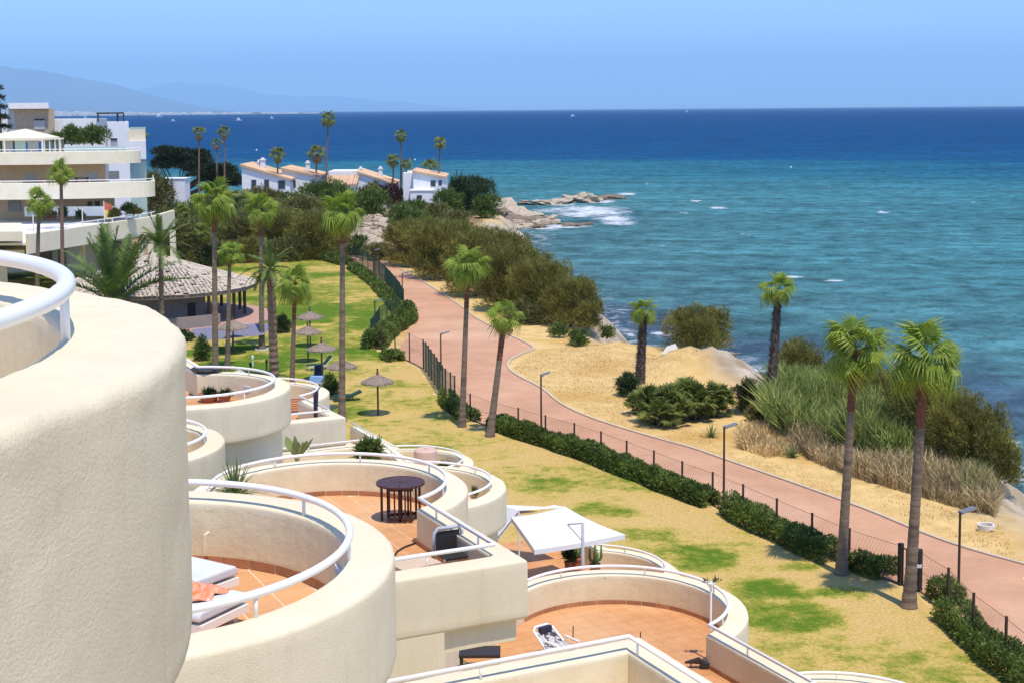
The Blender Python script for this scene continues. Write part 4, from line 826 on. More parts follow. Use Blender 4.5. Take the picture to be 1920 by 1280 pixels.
sh = [(410, 494, 90, 40, 'olive', 'low bushes at the far lawn edge behind the pavilion'), (470, 492, 90, 44, 'tamarisk', 'low brown bushes at the far lawn edge'), (535, 490, 80, 46, 'olive', 'low bush at the lawn end behind the date palm'), (575, 476, 70, 50, 'olive', 'bush behind the low pink wall'), (420, 455, 90, 70, 'green', 'green tree mass in the garden thicket'), (500, 450, 90, 70, 'olive', 'olive tree mass in the middle of the thicket'), (545, 452, 80, 60, 'tamarisk', 'brown tree mass below the left white house'), (600, 450, 80, 60, 'olive', 'olive tree mass left of the boulder slope'), (350, 452, 80, 70, 'green', 'green tree by the left building columns'), (310, 452, 60, 60, 'olive', 'tree beside the terrace columns'), (335, 500, 95, 95, 'olive', 'olive shrub between pavilion and left building'), (290, 400, 70, 78, 'olive', 'brownish tree at the corner of the middle balcony'), (372, 470, 105, 62, 'olive', 'wide olive shrub behind the bright lawn palm'), (448, 476, 110, 82, 'olive', 'olive-brown tree in the thicket behind the lawn'), (520, 478, 110, 92, 'tamarisk', 'brown feathery tree at the far lawn edge'), (592, 486, 110, 88, 'tamarisk', 'brown feathery tree right of the first at the far lawn edge'),
      (632, 482, 50, 40, 'olive', 'shrub beside the top of the path'), (560, 430, 100, 62, 'olive', 'olive thicket below the left white house'), (455, 430, 60, 62, 'dkgreen', 'dark shrub in the middle of the garden'), (620, 412, 125, 74, 'green', 'mid green tree in front of the orange roofs'), (575, 384, 84, 52, 'dkgreen', 'dark green tree beside the left white house'), (626, 374, 40, 36, 'green', 'clipped round bush before the flat roof'), (690, 408, 76, 52, 'green', 'spreading green tree below the bougainvillea'),
      (702, 390, 60, 48, 'maroon', 'maroon bougainvillea before the middle white house'), (737, 390, 44, 46, 'maroon', 'reddish bougainvillea beside the palm trio'), (842, 412, 56, 60, 'green', 'light green tree beside the gabled house'), (866, 404, 64, 72, 'dkgreen', 'dark tree at the cliff top'), (882, 374, 108, 42, 'dkgreen', 'long clipped hedge on top of the cliff'), (912, 408, 52, 42, 'green', 'round bush at the cliff edge'),
      (770, 448, 76, 62, 'green', 'green bush on the slope by the boulders'), (752, 424, 52, 42, 'green', 'palm-like shrub above the boulders'), (712, 488, 62, 30, 'olive', 'low bush at the top end of the path'), (850, 432, 62, 36, 'olive', 'scrub above the shore rocks'), (668, 478, 46, 36, 'green', 'green shrub left of the path top'), (780, 412, 80, 36, 'green', 'garden bushes below the pool wall'), (820, 420, 60, 40, 'olive', 'scrub below the gabled house'),
      (378, 676, 32, 46, 'green', 'small leafy tree beside the pavilion steps'), (529, 624, 34, 34, 'dkgreen', 'dark round plant on the lawn behind the date palm'), (618, 740, 40, 40, 'green', 'strappy plant by the blue lounger'), (345, 640, 40, 20, 'dkgreen', 'low dark planting under the pavilion'), (395, 500, 70, 40, 'dkgreen', 'dark hedge behind the pavilion roof'), (400, 420, 60, 50, 'olive', 'shrub under the pine'), (330, 430, 80, 50, 'dkgreen', 'shaded shrubs behind the left terrace'), (490, 410, 70, 60, 'olive', 'shrub left of the white house terrace'), (240, 408, 60, 30, 'green', 'garden plants on the left terrace edge'), (640, 392, 60, 40, 'dkgreen', 'dark foliage before the low orange roof'), (535, 405, 60, 45, 'green', 'foliage below the left house window'),
      (245, 330, 40, 34, 'dkgreen', 'dark planting beside the top balcony end'), (150, 268, 95, 40, 'green', 'roof garden bush on the white block'), (185, 266, 60, 34, 'green', 'roof garden shrub at the edge of the white block')]
for a in sh:
    if a[1] < 300 or a[0] in (245,): continue
    shrub('shrub', a[0], a[1], a[2], a[3], M[a[4]], a[5], 'shrub' if a[3] < 60 else 'tree', nb=5 if a[2] > 50 else 3, up=.6 if a[4] != 'tamarisk' else .9, aspect=.4 if a[4] != 'tamarisk' else .25)
# umbrella pine: flat dark layers on leaning trunks
x, y = G(362, 372); s = S(y); z0 = GZ; rt = empty('pine_tree', (x, y, z0), 'dark spreading pine with layered crown on the left, before the sea', 'pine tree'); rng = np.random.default_rng(9); bl = []
for k in range(34):
    bx = x + rng.uniform(-7.2, 8.2); hz_ = 11.0 - abs(bx - x + 3) * .42 + rng.uniform(-2.2, .3); bl.append((bx, y + rng.uniform(-3, 3), z0 + max(2.4, hz_ - rng.random() * 3), rng.uniform(1.9, 3.0), rng.uniform(1.8, 2.8), rng.uniform(.8, 1.3)))
V, F, T = leafcloud(rng, bl, 52000, .5, .4, .4, .25, gap=.04); fastmesh('crown', V, F, M['pine'], tint=T, parent=rt)
mb = MB(); limbs(mb, (x - 3, y, z0 - .1), bl, .3, rng, 9); limbs(mb, (x - 3.8, y, z0 - .1), bl, .22, rng, 6); mb.build('trunk', M['twig'], rt)
# araucaria tip at the left edge
x, y, z = PD(2, 250, 190); rt = empty('araucaria_tree', (x, y, GZ), 'dark conifer tip at the left edge above the roofs', 'tree'); mb = MB(); mb.tube([(x, y, GZ), (x, y, z + 7)], [.3, .05], 6); mb.build('trunk', M['twig'], rt)
bl = [(x, y, z - 8 + 1.25 * k, 2.9 - .22 * k, 2.9 - .22 * k, .28) for k in range(12)]; V, F, T = leafcloud(rng, bl, 6000, .4, .2, .3, .2); fastmesh('crown', V, F, M['pine'], tint=T, parent=rt)

# hedges along the fence
def hedge(line_px, width, h, label, dens=520*2, seed=1, H=17.5, m='hedge', off=0.):
    ln = [G(*p, H) for p in line_px]; L = plen(ln); n = int(L[-1] * dens * 2.2); rng = np.random.default_rng(seed); x0, y0 = ln[0]
    root = empty('hedge', (x0, y0, GZ), label, 'hedge'); s_ = rng.random(n) * L[-1]; seg = np.searchsorted(L, s_) - 1; seg = np.clip(seg, 0, len(ln) - 2); A = np.array(ln); La = np.array(L)
    f = (s_ - La[seg]) / (La[seg + 1] - La[seg]); P = A[seg] + (A[seg + 1] - A[seg]) * f[:, None]; d = A[seg + 1] - A[seg]; d /= np.linalg.norm(d, axis=1)[:, None]; nr = np.c_[-d[:, 1], d[:, 0]]
    hh = h * .88 * (.82 + .36 * vnoise(s_, s_ * 0, .9, seed)) * (.85 + .3 * vnoise(s_, s_ * 0, 3.1, seed + 2)); ww = width * (.8 + .4 * vnoise(s_, s_ * 0 + 3, .7, seed))
    a = rng.random(n) * math.pi; rad = .5 + .5 * rng.random(n) ** .5; cx = np.sign(np.cos(a)) * np.abs(np.cos(a)) ** .6 * ww / 2 * rad; cz = np.sin(a) ** .6 * hh * rad
    low = rng.random(n) < .35; cz[low] *= rng.random(low.sum())
    C = np.c_[P + nr * (cx + off)[:, None], GZ + .03 + cz]; size = np.clip(y0 * 0 + C[:, 1] / 2750 / .533 * 3.0, .10, .5) * rng.uniform(.6, 1.3, n)
    A3 = np.c_[nr * (cx / ww * 2)[:, None], cz / hh + .2] + rng.normal(size=(n, 3)) * .5; A3 /= np.linalg.norm(A3, axis=1)[:, None]; S3 = np.cross(A3, rng.normal(size=(n, 3))); S3 /= np.linalg.norm(S3, axis=1)[:, None]
    V = np.stack([C - S3 * size[:, None] * .36, C + S3 * size[:, None] * .36, C + A3 * size[:, None]], 1).reshape(-1, 3); T = (.6 + .85 * vnoise(C[:, 0] + C[:, 2], C[:, 1], 2.6, seed)) * rng.uniform(.7, 1.3, n)
    fastmesh('foliage', V, np.arange(n * 3).reshape(-1, 3), M[m], tint=np.repeat(T, 3), parent=root)
    mb = MB(); s = .6
    while s < L[-1]:
        (x, y), _a = at_len(ln, L, s); mb.tube([(x, y, GZ), (x + rng.normal() * .1, y + rng.normal() * .1, GZ + h * .8)], .02, 4); s += .9
    mb.build('stems', M['twig'], root, kind='stuff')
hedge([(930, 800), (972, 818), (1023, 834), (1077, 851), (1127, 868), (1175, 888), (1226, 908), (1279, 930), (1334, 950)], 1.1, .85, 'clipped hedge inside the fence, from the leaning palm to the tall lamp post', seed=1)
hedge([(1366, 962), (1393, 976), (1456, 1007), (1522, 1038), (1566, 1056)], 1.2, .95, 'clipped hedge inside the fence between the tall lamp post and the twin palm', seed=2, dens=650)
hedge([(1600, 1062), (1640, 1075), (1668, 1084)], 1.3, .95, 'short hedge between the twin palms, left of the gate', seed=3, dens=800)
hedge([(1756, 1118), (1790, 1140)], 1.0, .9, 'small bush hedge right of the gate', seed=4, dens=800)
hedge([(1786, 1160), (1824, 1204), (1885, 1252), (1960, 1320)], 1.3, .95, 'hedge in the lower right corner along the fence', seed=5, dens=800)
hedge([(660, 505), (684, 520), (706, 538), (728, 562), (746, 586)], .9, .75, 'dark hedge beside the green fence on the far bend of the path', seed=6, dens=260)
hedge([(700, 655), (712, 640), (730, 625), (752, 612), (764, 600), (756, 590)], 1.6, 1.2, 'bulging hedge at the corner of the fence', seed=7, dens=700)
hedge([(560, 470), (600, 484), (650, 498)], 1.4, .9, 'low hedge at the far end of the lawn', seed=8, dens=200)
hedge([(726, 672), (745, 678)], 1.2, .7, 'small bush under the corner fence post', seed=10, dens=300)
hedge([(838, 752), (848, 768), (866, 780), (884, 792)], 1.0, .7, 'dark low hedge behind the slim palm', seed=9, dens=260)
#PART5
# ------------------------------------------------------------------ fence, gate, lamps
def fence(pts_px, h, label, m='rust', mesh=True, hs=None, panel=False, pr=.035, zoff=0.):
    P = [G(*p) for p in pts_px]; root = empty('fence', (P[0][0], P[0][1], GZ), label, 'fence')
    for (x, y) in P:
        mb = MB(); mb.box((x, y, GZ + h / 2), (pr * 2, pr * 2, h), .4); mb.box((x, y, GZ + h + .01), (pr * 2.4, pr * 2.4, .02), .4); mb.build('fence_post', M[m], root)
    mb = MB()
    if panel:
        for a, b in zip(P[:-1], P[1:]):
            n = max(3, int(math.dist(a, b) / .17))
            for k in range(1, n): f = k / n; x, y = a[0] + (b[0] - a[0]) * f, a[1] + (b[1] - a[1]) * f; mb.box((x, y, GZ + h * .5), (.016, .016, h * .94))
            for z in (.08, .35, .65, .95): mb.tube([(a[0], a[1], GZ + h * z), (b[0], b[1], GZ + h * z)], .012, 4)
        mb.build('wire_panel', M['greenmetal'], root, kind='stuff')
    else:
        for a, b in zip(P[:-1], P[1:]):
            for z in (.04, .5, .97): mb.tube([(a[0], a[1], GZ + h * z), (b[0], b[1], GZ + h * z)], .008, 3)
            L = math.dist(a, b); n = int(L / .16)
            for k in range(-3, n + 3):        # diamond wire mesh
                for sg in (1, -1):
                    f0, f1 = k * .16 / L, (k * .16 + sg * h * .55) / L
                    f0c, f1c = min(1, max(0, f0)), min(1, max(0, f1))
                    if abs(f1c - f0c) < 1e-4: continue
                    z0, z1 = (f0c - f0) / (f1 - f0) * h * .97, (f1c - f0) / (f1 - f0) * h * .97
                    mb.tube([(a[0] + (b[0] - a[0]) * f0c, a[1] + (b[1] - a[1]) * f0c, GZ + z0 + .02), (a[0] + (b[0] - a[0]) * f1c, a[1] + (b[1] - a[1]) * f1c, GZ + z1 + .02)], .0022, 3, False)
        mb.build('wire_mesh', M['rust'], root, kind='stuff')
    return root
fence([(1950, 1300), (1885, 1242), (1824, 1194), (1777, 1143), (1723, 1107)], 1.5, 'wire mesh fence right of the gate above the corner hedge')
fence([(1688, 1095), (1592, 1062), (1522, 1031), (1456, 1001), (1393, 972), (1336, 947), (1279, 925), (1226, 903), (1175, 883), (1127, 864), (1077, 847), (1023, 831), (972, 816), (926, 803), (882, 787), (853, 767)], 1.5, 'long wire mesh fence with brown posts between lawn hedge and pink path')
fence([(853, 767), (845, 760), (836, 752), (830, 745), (825, 738), (820, 729), (815, 721), (809, 712), (804, 704), (799, 697), (794, 691)], 2.0, 'dark green bar fence stretch seen end-on beside the path', m='greenmetal', panel=True)
fence([(794, 691), (768, 678), (741, 668), (716, 664)], 2.0, 'low wire fence between the bulging hedge and the green bar fence')
fence([(696, 648), (712, 622), (726, 610), (744, 600)], 2.0, 'green bar fence in front of the bulging hedge', m='greenmetal', panel=True)
fence([(757, 582), (750, 568), (742, 556), (732, 544), (722, 532), (711, 521), (700, 511), (690, 505), (680, 499), (668, 492), (656, 488)], 1.9, 'green bar fence curving up along the far bend of the path', m='greenmetal', panel=True)
# gate
a, b = G(1688, 1095), G(1723, 1107); gt = empty('gate', (a[0], a[1], GZ), 'dark metal gate standing in the fence behind the rightmost palm', 'gate')
for p in (a, b): m_ = MB(); m_.box((p[0], p[1], GZ + .78), (.16, .16, 1.56), .35); m_.build('gate_post', M['dark'], gt)
for z in (.15, 1.4): m_ = MB(); m_.tube([(a[0], a[1], GZ + z), (b[0], b[1], GZ + z)], .03, 6); m_.build('gate_rail', M['dark'], gt)
for k in range(1, 7):
    f = k / 7; m_ = MB(); m_.tube([(a[0] + (b[0] - a[0]) * f, a[1] + (b[1] - a[1]) * f, GZ + .15), (a[0] + (b[0] - a[0]) * f, a[1] + (b[1] - a[1]) * f, GZ + 1.4)], .014, 6); m_.build('gate_bar', M['dark'], gt)
m_ = MB(); m_.box((b[0] - .02, b[1] - .08, GZ + .95), (.16, .05, .12)); m_.build('lock', M['rail'], gt)
def lamp(bx, by, tx, ty, label, head=(.62, .26), az=20, thick=.055, side=1, m='rust'):
    x, y = G(bx, by); z = PD(tx, ty, y)[2]; root = empty('street_lamp', (x, y, GZ), label, 'street lamp', 'lamp posts along the path')
    mb = MB(); mb.tube([(x, y, GZ - .05), (x, y, z)], [thick, thick * .8], 8); mb.lathe([(.13, 0), (.13, .03), (.09, .05), (thick, .3)], (x, y, GZ), 10); mb.build('pole', M[m], root)
    c, s = math.cos(R(az)), math.sin(R(az)); w, d = head; mb = MB(); mx, my = x + c * w * .5 * side, y + s * w * .5 * side
    V = []; 
    for (u, v) in ((-.5, -.5), (.5, -.5), (.5, .5), (-.5, .5)):
        for dz in (0, .07): V.append((mx + c * u * w - s * v * d, my + s * u * w + c * v * d, z + dz + (u + .5) * .12 * side))
    mb.add(V, [(0, 2, 4, 6)[::-1], (1, 3, 5, 7), (0, 2, 3, 1), (2, 4, 5, 3), (4, 6, 7, 5), (6, 0, 1, 7)]); hd = mb.build('lamp_head', M['lampgrey'], root)
    mb = MB(); mb.box((x + c * .06, y + s * .06, z + .01), (.16, .09, .07), R(az)); mb.build('bracket', M['dark'], root); return root
lamp(1357, 946, 1359, 802, 'tall lamp post with a flat head, standing in the gap of the hedge')
lamp(1797, 1112, 1799, 962, 'lamp post right of the gate with a tilted flat head')
lamp(1015, 818, 1016, 704, 'lamp post at the fence right of the leaning palm', head=(.5, .24))
lamp(827, 695, 827, 627, 'lamp post on the path side of the green bar fence', head=(.6, .2)); lamp(755, 579, 755, 514, 'lamp post at the upper bend of the path', head=(.6, .2)); lamp(704, 648, 704, 565, 'lamp post inside the lawn corner by the bulging hedge', head=(.6, .2)); lamp(703, 522, 703, 470, 'farthest lamp post at the top of the path', head=(.6, .2))

# ------------------------------------------------------------------ straw parasols and things on the lawn
def parasol(bx, by, w, cy, label):
    x, y = G(bx, by); s = S(y); r = w / s / 2; zc = PD(bx, cy, y)[2]; root = empty('straw_parasol', (x, y, GZ), label, 'parasol', 'straw parasols on the lawn'); rng = np.random.default_rng(int(bx)); zt = zc + .30
    mb = MB(); mb.tube([(x, y, GZ - .05), (x, y, zt - .1)], .055, 8); mb.build('pole', M['woodpole'], root)
    V = []; F = []; n = 40; rings = [(0.04, .0), (.35, -.16), (.7, -.33), (1.0, -.50), (1.02, -.60)]
    for j, (q, dz) in enumerate(rings):
        for k in range(n): a = 2 * math.pi * k / n; rr = r * q * (1 + (rng.uniform(-.035, .035) if j > 2 else 0)); V.append((x + rr * math.cos(a), y + rr * math.sin(a), zt + dz * r / 1.1 + (rng.uniform(-.04, .02) if j == 4 else rng.uniform(-.012, .012))))
    for j in range(len(rings) - 1):
        for k in range(n): F.append((j * n + k, j * n + (k + 1) % n, (j + 1) * n + (k + 1) % n, (j + 1) * n + k))
    mb = MB(); mb.add(V, F); mb.build('thatch_canopy', M['thatch'], root)
    V = []; F = []
    for k in range(420):
        a = rng.random() * 6.283; q = rng.uniform(.15, 1.02); rr = r * q; z = zt - .5 * q * r / 1.1 + .015; o = np.array((math.cos(a), math.sin(a), -.45)); sd_ = np.array((-o[1], o[0], 0)); p = np.array((x, y, 0)) + np.array((o[0] * rr, o[1] * rr, z)); i = len(V); V += [p - sd_ * .02, p + sd_ * .02, p + o * .16 + (0, 0, .02)]; F.append((i, i + 1, i + 2))
    mb = MB(); mb.add(V, F); mb.build('thatch_ends', M['thatch'], root, kind='stuff')
    mb = MB(); mb.tube([(x, y, zt - .06), (x, y, zt + .06), (x, y, zt + .26), (x, y, zt + .33)], [.1, .07, .045, .07], 7); mb.build('finial', M['woodpole'], root)
parasol(709, 778, 62, 703 + 8, 'nearest straw parasol, alone on the dry lawn with a round shadow')
parasol(642, 748, 58, 683, 'straw parasol half hidden behind the tall palm trunk'); parasol(604, 712, 56, 650, 'straw parasol above the blue lounger'); parasol(578, 679, 52, 619, 'straw parasol between the two in line, middle of the row'); parasol(582, 650, 50, 591, 'farthest straw parasol of the lawn row'); parasol(438, 663, 58, 608, 'straw parasol beside the pavilion terrace, left of the thick date palm')
def lounger(px, py, az, label, frame='rail', pad='navy', back=45, H=17.5, L=1.85, w=.62, name='sun_lounger', cat='sun lounger', padlen=1.):
    x, y = G(px, py, H); z0 = CAMZ - H; root = empty(name, (x, y, z0), label, cat); c, s = math.cos(R(az)), math.sin(R(az))
    def T(u, v, z): return (x + c * u - s * v, y + s * u + c * v, z0 + z)
    hb, zb = .66 * L, .3; bu, bz = hb + .34 * L * math.cos(R(back)) * 1.1, zb + .36 * L * math.sin(R(back)) * 1.1
    for v in (-w / 2, w / 2):
        m_ = MB(); m_.tube([T(0, v, zb), T(hb, v, zb)], .022, 6); m_.build('frame_rail', M[frame], root)
        m_ = MB(); m_.tube([T(hb, v, zb), T(bu, v, bz)], .022, 6); m_.build('back_rail', M[frame], root)
        for u in (.12, hb + .05): m_ = MB(); m_.tube([T(u, v, zb), T(u + (.05 if u > 1 else -.05), v, 0)], .02, 6); m_.build('leg', M[frame], root)
    m_ = MB(); n = 7
    V = []; prof = [(0.02, zb), (hb, zb), (bu, bz)]
    for (u, z) in prof:
        for v in (-w / 2 + .03, w / 2 - .03): V += [T(u, v, z + .01), T(u - (.04 if z > zb else 0), v, z + .075)]
    F = []
    for i in range(2):
        o = i * 4; F += [(o + 1, o + 5, o + 7, o + 3), (o, o + 2, o + 6, o + 4), (o, o + 4, o + 5, o + 1), (o + 2, o + 3, o + 7, o + 6)]
    F += [(0, 1, 3, 2), (8, 10, 11, 9)]; m_.add(V, F); m_.build('cushion', M[pad], root); return root
lounger(575, 694, 25, 'white framed lounger under the middle straw parasols', pad='greenmetal', L=1.9)
lounger(596, 717, 95, 'dark blue lounger with a light blue foot end under a straw parasol', pad='navy', L=2.1, back=30)
x, y = G(594, 722); m_ = MB(); m_.box((x, y, GZ + .36), (.85, .5, .34)); m_.box((x, y - .05, GZ + .56), (.75, .35, .10)); tag(m_.build('folded_towel', M['blue'], origin=(x, y, GZ)), 'light blue towel bundle at the foot of the dark lounger', 'towel')
lounger(625, 752, 15, 'dark green lounger beside the foot of the tall palm', frame='greenmetal', pad='greenmetal', L=1.7, back=20)
for i, (px, py) in enumerate([(474, 686), (402, 700), (470, 700), (500, 694)]):
    x, y = G(px, py); m_ = MB(); m_.lathe([(.05, 0), (.05, .5), (.09, .52), (.09, .72), (.0, .78)], (x, y, GZ), 10)
    tag(m_.build('garden_light', M['rail' if i == 0 else 'dark']), ['short white garden light on the green lawn', 'small dark garden light left on the green lawn', 'small dark garden light in front of the white one', 'small dark garden light by the scaly palm'][i], 'garden light')
x, y = G(1849, 989); m_ = MB(); m_.lathe([(.36, 0), (.36, .16), (.27, .16), (.27, .02)], (x, y, GZ), 28); tag(m_.build('well_ring', M['concrete']), 'white concrete ring lying on the straw at the right', 'concrete ring')
x, y = G(1260, 664); m_ = MB(); m_.add([(x - .75, y, GZ), (x + .6, y - .3, GZ), (x + .7, y + .6, GZ), (x - .6, y + .8, GZ), (x - .35, y + .2, GZ + .55), (x + .25, y + .15, GZ + .75), (x + .2, y + .5, GZ + .5)], [(0, 1, 5, 4), (1, 2, 5), (2, 6, 5), (2, 3, 6), (3, 4, 6), (3, 0, 4), (4, 5, 6)]); tag(m_.build('white_sack', M['concrete']), 'white slumped sack on the straw by the short shaggy palm', 'sack')

# ------------------------------------------------------------------ round pavilion
cx, cy = -30.6, 125.0; GR = 8.4; ze = CAMZ - 14.75; za = ze + 2.55
gz = empty('pavilion', (cx, cy, GZ), 'round garden pavilion with a pale conical tiled roof and dark posts', 'pavilion')
mb = MB(); mb.lathe([(GR, 0), (GR, -.12), (GR - .3, -.16), (.2, 2.3 - .0)][0:3] + [(GR - .3, -.2), (0.1, -.2)], (cx, cy, ze), 60); mb.lathe([(GR - .02, 0), (.05, 2.5)], (cx, cy, ze - .03), 60); mb.build('roof', M['roofunder'], gz)
mb = MB(); rng = np.random.default_rng(4); rows_ = 26
for j in range(rows_):
    q0 = (j + .5) / rows_; r = GR * (1 - q0) + .12; n = max(6, int(2 * math.pi * r / .36)); z = ze + (za - ze) * q0; tl = GR / rows_ * 1.12
    for k in range(n):
        if rng.random() < .05: continue
        a = 2 * math.pi * (k + rng.uniform(-.1, .1)) / n; cx_, cy_ = cx + r * math.cos(a), cy + r * math.sin(a); w = .36 * rng.uniform(.75, .92); o = np.array((math.cos(a), math.sin(a))); s_ = np.array((-o[1], o[0])); sl = (za - ze) / GR; dz = rng.uniform(.05, .09)
        P = []
        for u, v, e in ((-.5, -.5, 0), (-.5, .5, 0), (.5, .5, 0), (.5, -.5, 0), (-.5, 0, .07), (.5, 0, .07)):
            P.append((cx_ + o[0] * u * tl + s_[0] * v * w, cy_ + o[1] * u * tl + s_[1] * v * w, z - u * tl * sl + dz + e + (.03 if u > 0 else 0)))
        mb.add(P, [(0, 4, 5, 3)[::-1], (4, 1, 2, 5)[::-1], (3, 5, 2)], rng.uniform(.72, 1.15))
tl_ = mb.build('roof_tiles', M['rooftile'], gz, kind='stuff')
mb = MB()
for a in range(0, 360, 45):
    a = R(a + 12); mb.tube([(cx + GR * math.cos(a), cy + GR * math.sin(a), ze + .12), (cx, cy, za + .12)], .16, 6)
mb.build('ridge', M['rooftile'], gz)
mb = MB(); mb.lathe([(GR + .06, -.22), (GR + .06, .06), (GR - .2, .08)], (cx, cy, ze), 60); mb.build('eave', M['roofunder'], gz)
for k in range(6):
    a = R(-42 + k * 24); x, y = cx + (GR - .9) * math.cos(a), cy + (GR - .9) * math.sin(a); m_ = MB(); m_.tube([(x, y, GZ), (x, y, ze - .05)], .14, 8); m_.build('post', M['woodpole'], gz)
mb = MB(); mb.lathe([(5.3, 0), (5.3, ze - GZ + .3), (5.1, ze - GZ + .3)], (cx - .9, cy - .8, GZ), 14); mb.build('wall', M['greygaz'], gz)
m_ = MB(); m_.box((cx + 3.0, cy - 3.9, GZ + 1.0), (2.6, .12, 1.3), R(38)); m_.build('bar_opening', M['dark'], gz)
mb = MB(); mb.prism([(cx + 10.2 * math.cos(R(a)), cy - 1 + 10.2 * math.sin(R(a))) for a in range(0, 360, 12)], GZ + .02, GZ + .12); mb.build('paving', M['pinkwall'], gz)
mb = MB(); sweep(mb, arc((cx, cy - .5), 8.3, -100, -38, 4), [(-.1, GZ), (-.1, GZ + 1.05), (.1, GZ + 1.05), (.1, GZ)][::-1]); mb.build('low_wall', M['greygaz'], gz)
x, y = G(425, 652); m_ = MB(); z = GZ + 1.9; m_.add([(x - 2.6, y, z - .5), (x + 3.6, y + .6, z - .2), (x + 3.0, y - 1.4, z - .75), (x - 1.6, y - 1.8, z - 1.1), (x + .5, y - .3, z - .1)], [(0, 3, 4), (3, 2, 4), (2, 1, 4), (1, 0, 4)]); m_.tube([(x + .5, y - .3, GZ), (x + .5, y - .3, z - .12)], .04, 6); tag(m_.build('shade_sail', M['purple']), 'grey violet shade canvas stretched beside the pavilion', 'shade canvas')

# ------------------------------------------------------------------ left building with long curved balconies
Yb = 150.0; SB = S(Yb)
def bx_(px, Y=Yb): return (px - 960) / LENS_PX * Y
def bz_(py, Y=Yb): return PD(600, py, Y)[2] 
LB = empty('balcony_building', (bx_(60), Yb, GZ), 'cream apartment block with long curved balconies and rooftop tent on the left', 'apartment building')
def band(px0, px1, pyt, pyb, Y, sag, endr, label=None, m='cream2', slab=True, rail=True, depth=9, name='balcony'):
    """curved balcony front from px0 to the rounded end px1"""
    x0, x1 = bx_(px0, Y), bx_(px1, Y); zt, zb = bz_(pyt, Y), bz_(pyb, Y); n = 22; path = []
    for k in range(n + 1):
        f = k / n; path.append((x0 + (x1 - endr - x0) * f, Y - sag * math.sin(math.pi * (f * .75 + .25)) ))
    e = path[-1]; path += [(e[0] + endr * math.sin(R(a)), e[1] + endr - endr * math.cos(R(a))) for a in range(15, 91, 15)]; path.append((e[0] + endr + (e[0] + endr) * (depth - endr) / Y * 1.02, Y + depth))
    path = path[::-1]
    mb = MB(); sweep(mb, path, [(0, zb), (.25, zb), (.25, zt - .05), (.2, zt), (.05, zt), (0, zt - .05)][::-1]); o = mb.build(name, M[m], LB)
    pts = offs(path, -.02)
    if slab: mb = MB(); mb.prism([(x0 - 6, Y + depth)] + pts[::1], zb + .05, zb + .25); mb.build('floor_slab', M[m], LB)
    if rail:
        rp = offs(path, .12); mb = MB(); mb.tube([(x, y, zt + .22) for x, y in rp], .04, 6); h = mb.build('balcony_rail', M['rail'], LB); L = plen(rp); s = 1.
        mb = MB()
        while s < L[-1]: (x, y), _a = at_len(rp, L, s); mb.tube([(x, y, zt), (x, y, zt + .22)], .025, 4); s += 2.2
        mb.build('rail_posts', M['rail'], LB, kind='stuff')
    return path
band(-60, 252, 280, 304, 152, 1.6, 2.2); band(-60, 277, 338, 368, 150, 1.8, 2.2)
def wallbox(px0, px1, pyt, pyb, Y, depth, m, parent, name='wall'):
    x0, x1, zt, zb = bx_(px0, Y), bx_(px1, Y), bz_(pyt, Y), bz_(pyb, Y); mb = MB(); kx = 1 + (depth / Y * 1.02 if depth > 1 and px1 < 500 else 0); mb.prism([(x0, Y), (x1, Y), (x1 * kx, Y + depth), (x0 * kx, Y + depth)], zb, zt); return mb.build(name, M[m] if isinstance(m, str) else m, parent)
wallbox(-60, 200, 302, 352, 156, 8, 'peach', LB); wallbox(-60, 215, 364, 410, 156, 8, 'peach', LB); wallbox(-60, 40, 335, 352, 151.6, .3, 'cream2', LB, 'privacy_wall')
for a in ((50, 68, 322, 350), (158, 185, 320, 348), (205, 225, 318, 334), (164, 172, 375, 392), (178, 187, 374, 392), (15, 38, 372, 392)): o = wallbox(a[0], a[1], a[2], a[3], 155.9, .12, 'glass' if a[2] > 360 else 'shutter', LB, 'window')
# rooftop tent and glazed balustrade
Yt = 155.0; xa, xb, zt, zl = bx_(-50, Yt), bx_(84, Yt), bz_(238, Yt), bz_(255, Yt); tn_ = empty('canopy_tent', ((xa + xb) / 2, Yt + 3, bz_(280, Yt)), 'cream pyramid canopy tent on the top balcony of the left building', 'canopy tent')
mb = MB(); mb.add([(xa, Yt, zl), (xb, Yt, zl), (xb, Yt + 6, zl), (xa, Yt + 6, zl), (bx_(36, Yt), Yt + 3, zt), (xa, Yt, zl - .25), (xb, Yt, zl - .25), (xb, Yt + 6, zl - .25), (xa, Yt + 6, zl - .25)], [(0, 1, 4), (1, 2, 4), (2, 3, 4), (3, 0, 4), (0, 5, 6, 1), (1, 6, 7, 2), (2, 7, 8, 3), (3, 8, 5, 0)]); mb.build('canopy', M['cream2'], tn_)
for px in (12, 83):
    for dy in (.1, 5.8): m_ = MB(); x = bx_(px, Yt); m_.box((x, Yt + dy, (zl + bz_(284, Yt)) / 2), (.16, .16, zl - bz_(284, Yt))); m_.build('post', M['cream2'], tn_)
for k in range(5): wallbox(-40 + k * 24, -38 + k * 24 + 18, 258, 280, Yt + 1.2, .06, 'greenglass' if k % 2 else 'shutter', LB, 'glass_panel')
for k in range(4):
    wallbox(86 + k * 10, 88 + k * 10, 256, 283, 153.2, .15, 'cream2', LB, 'post'); wallbox(89 + k * 10, 94 + k * 10, 260, 281, 153.25, .04, 'glass', LB, 'glass_panel')
wallbox(84, 122, 255, 258, 153.1, .4, 'cream2', LB, 'frame_beam'); wallbox(123, 240, 272, 280, 152.6, .04, 'greenglass', LB, 'glass_panel')
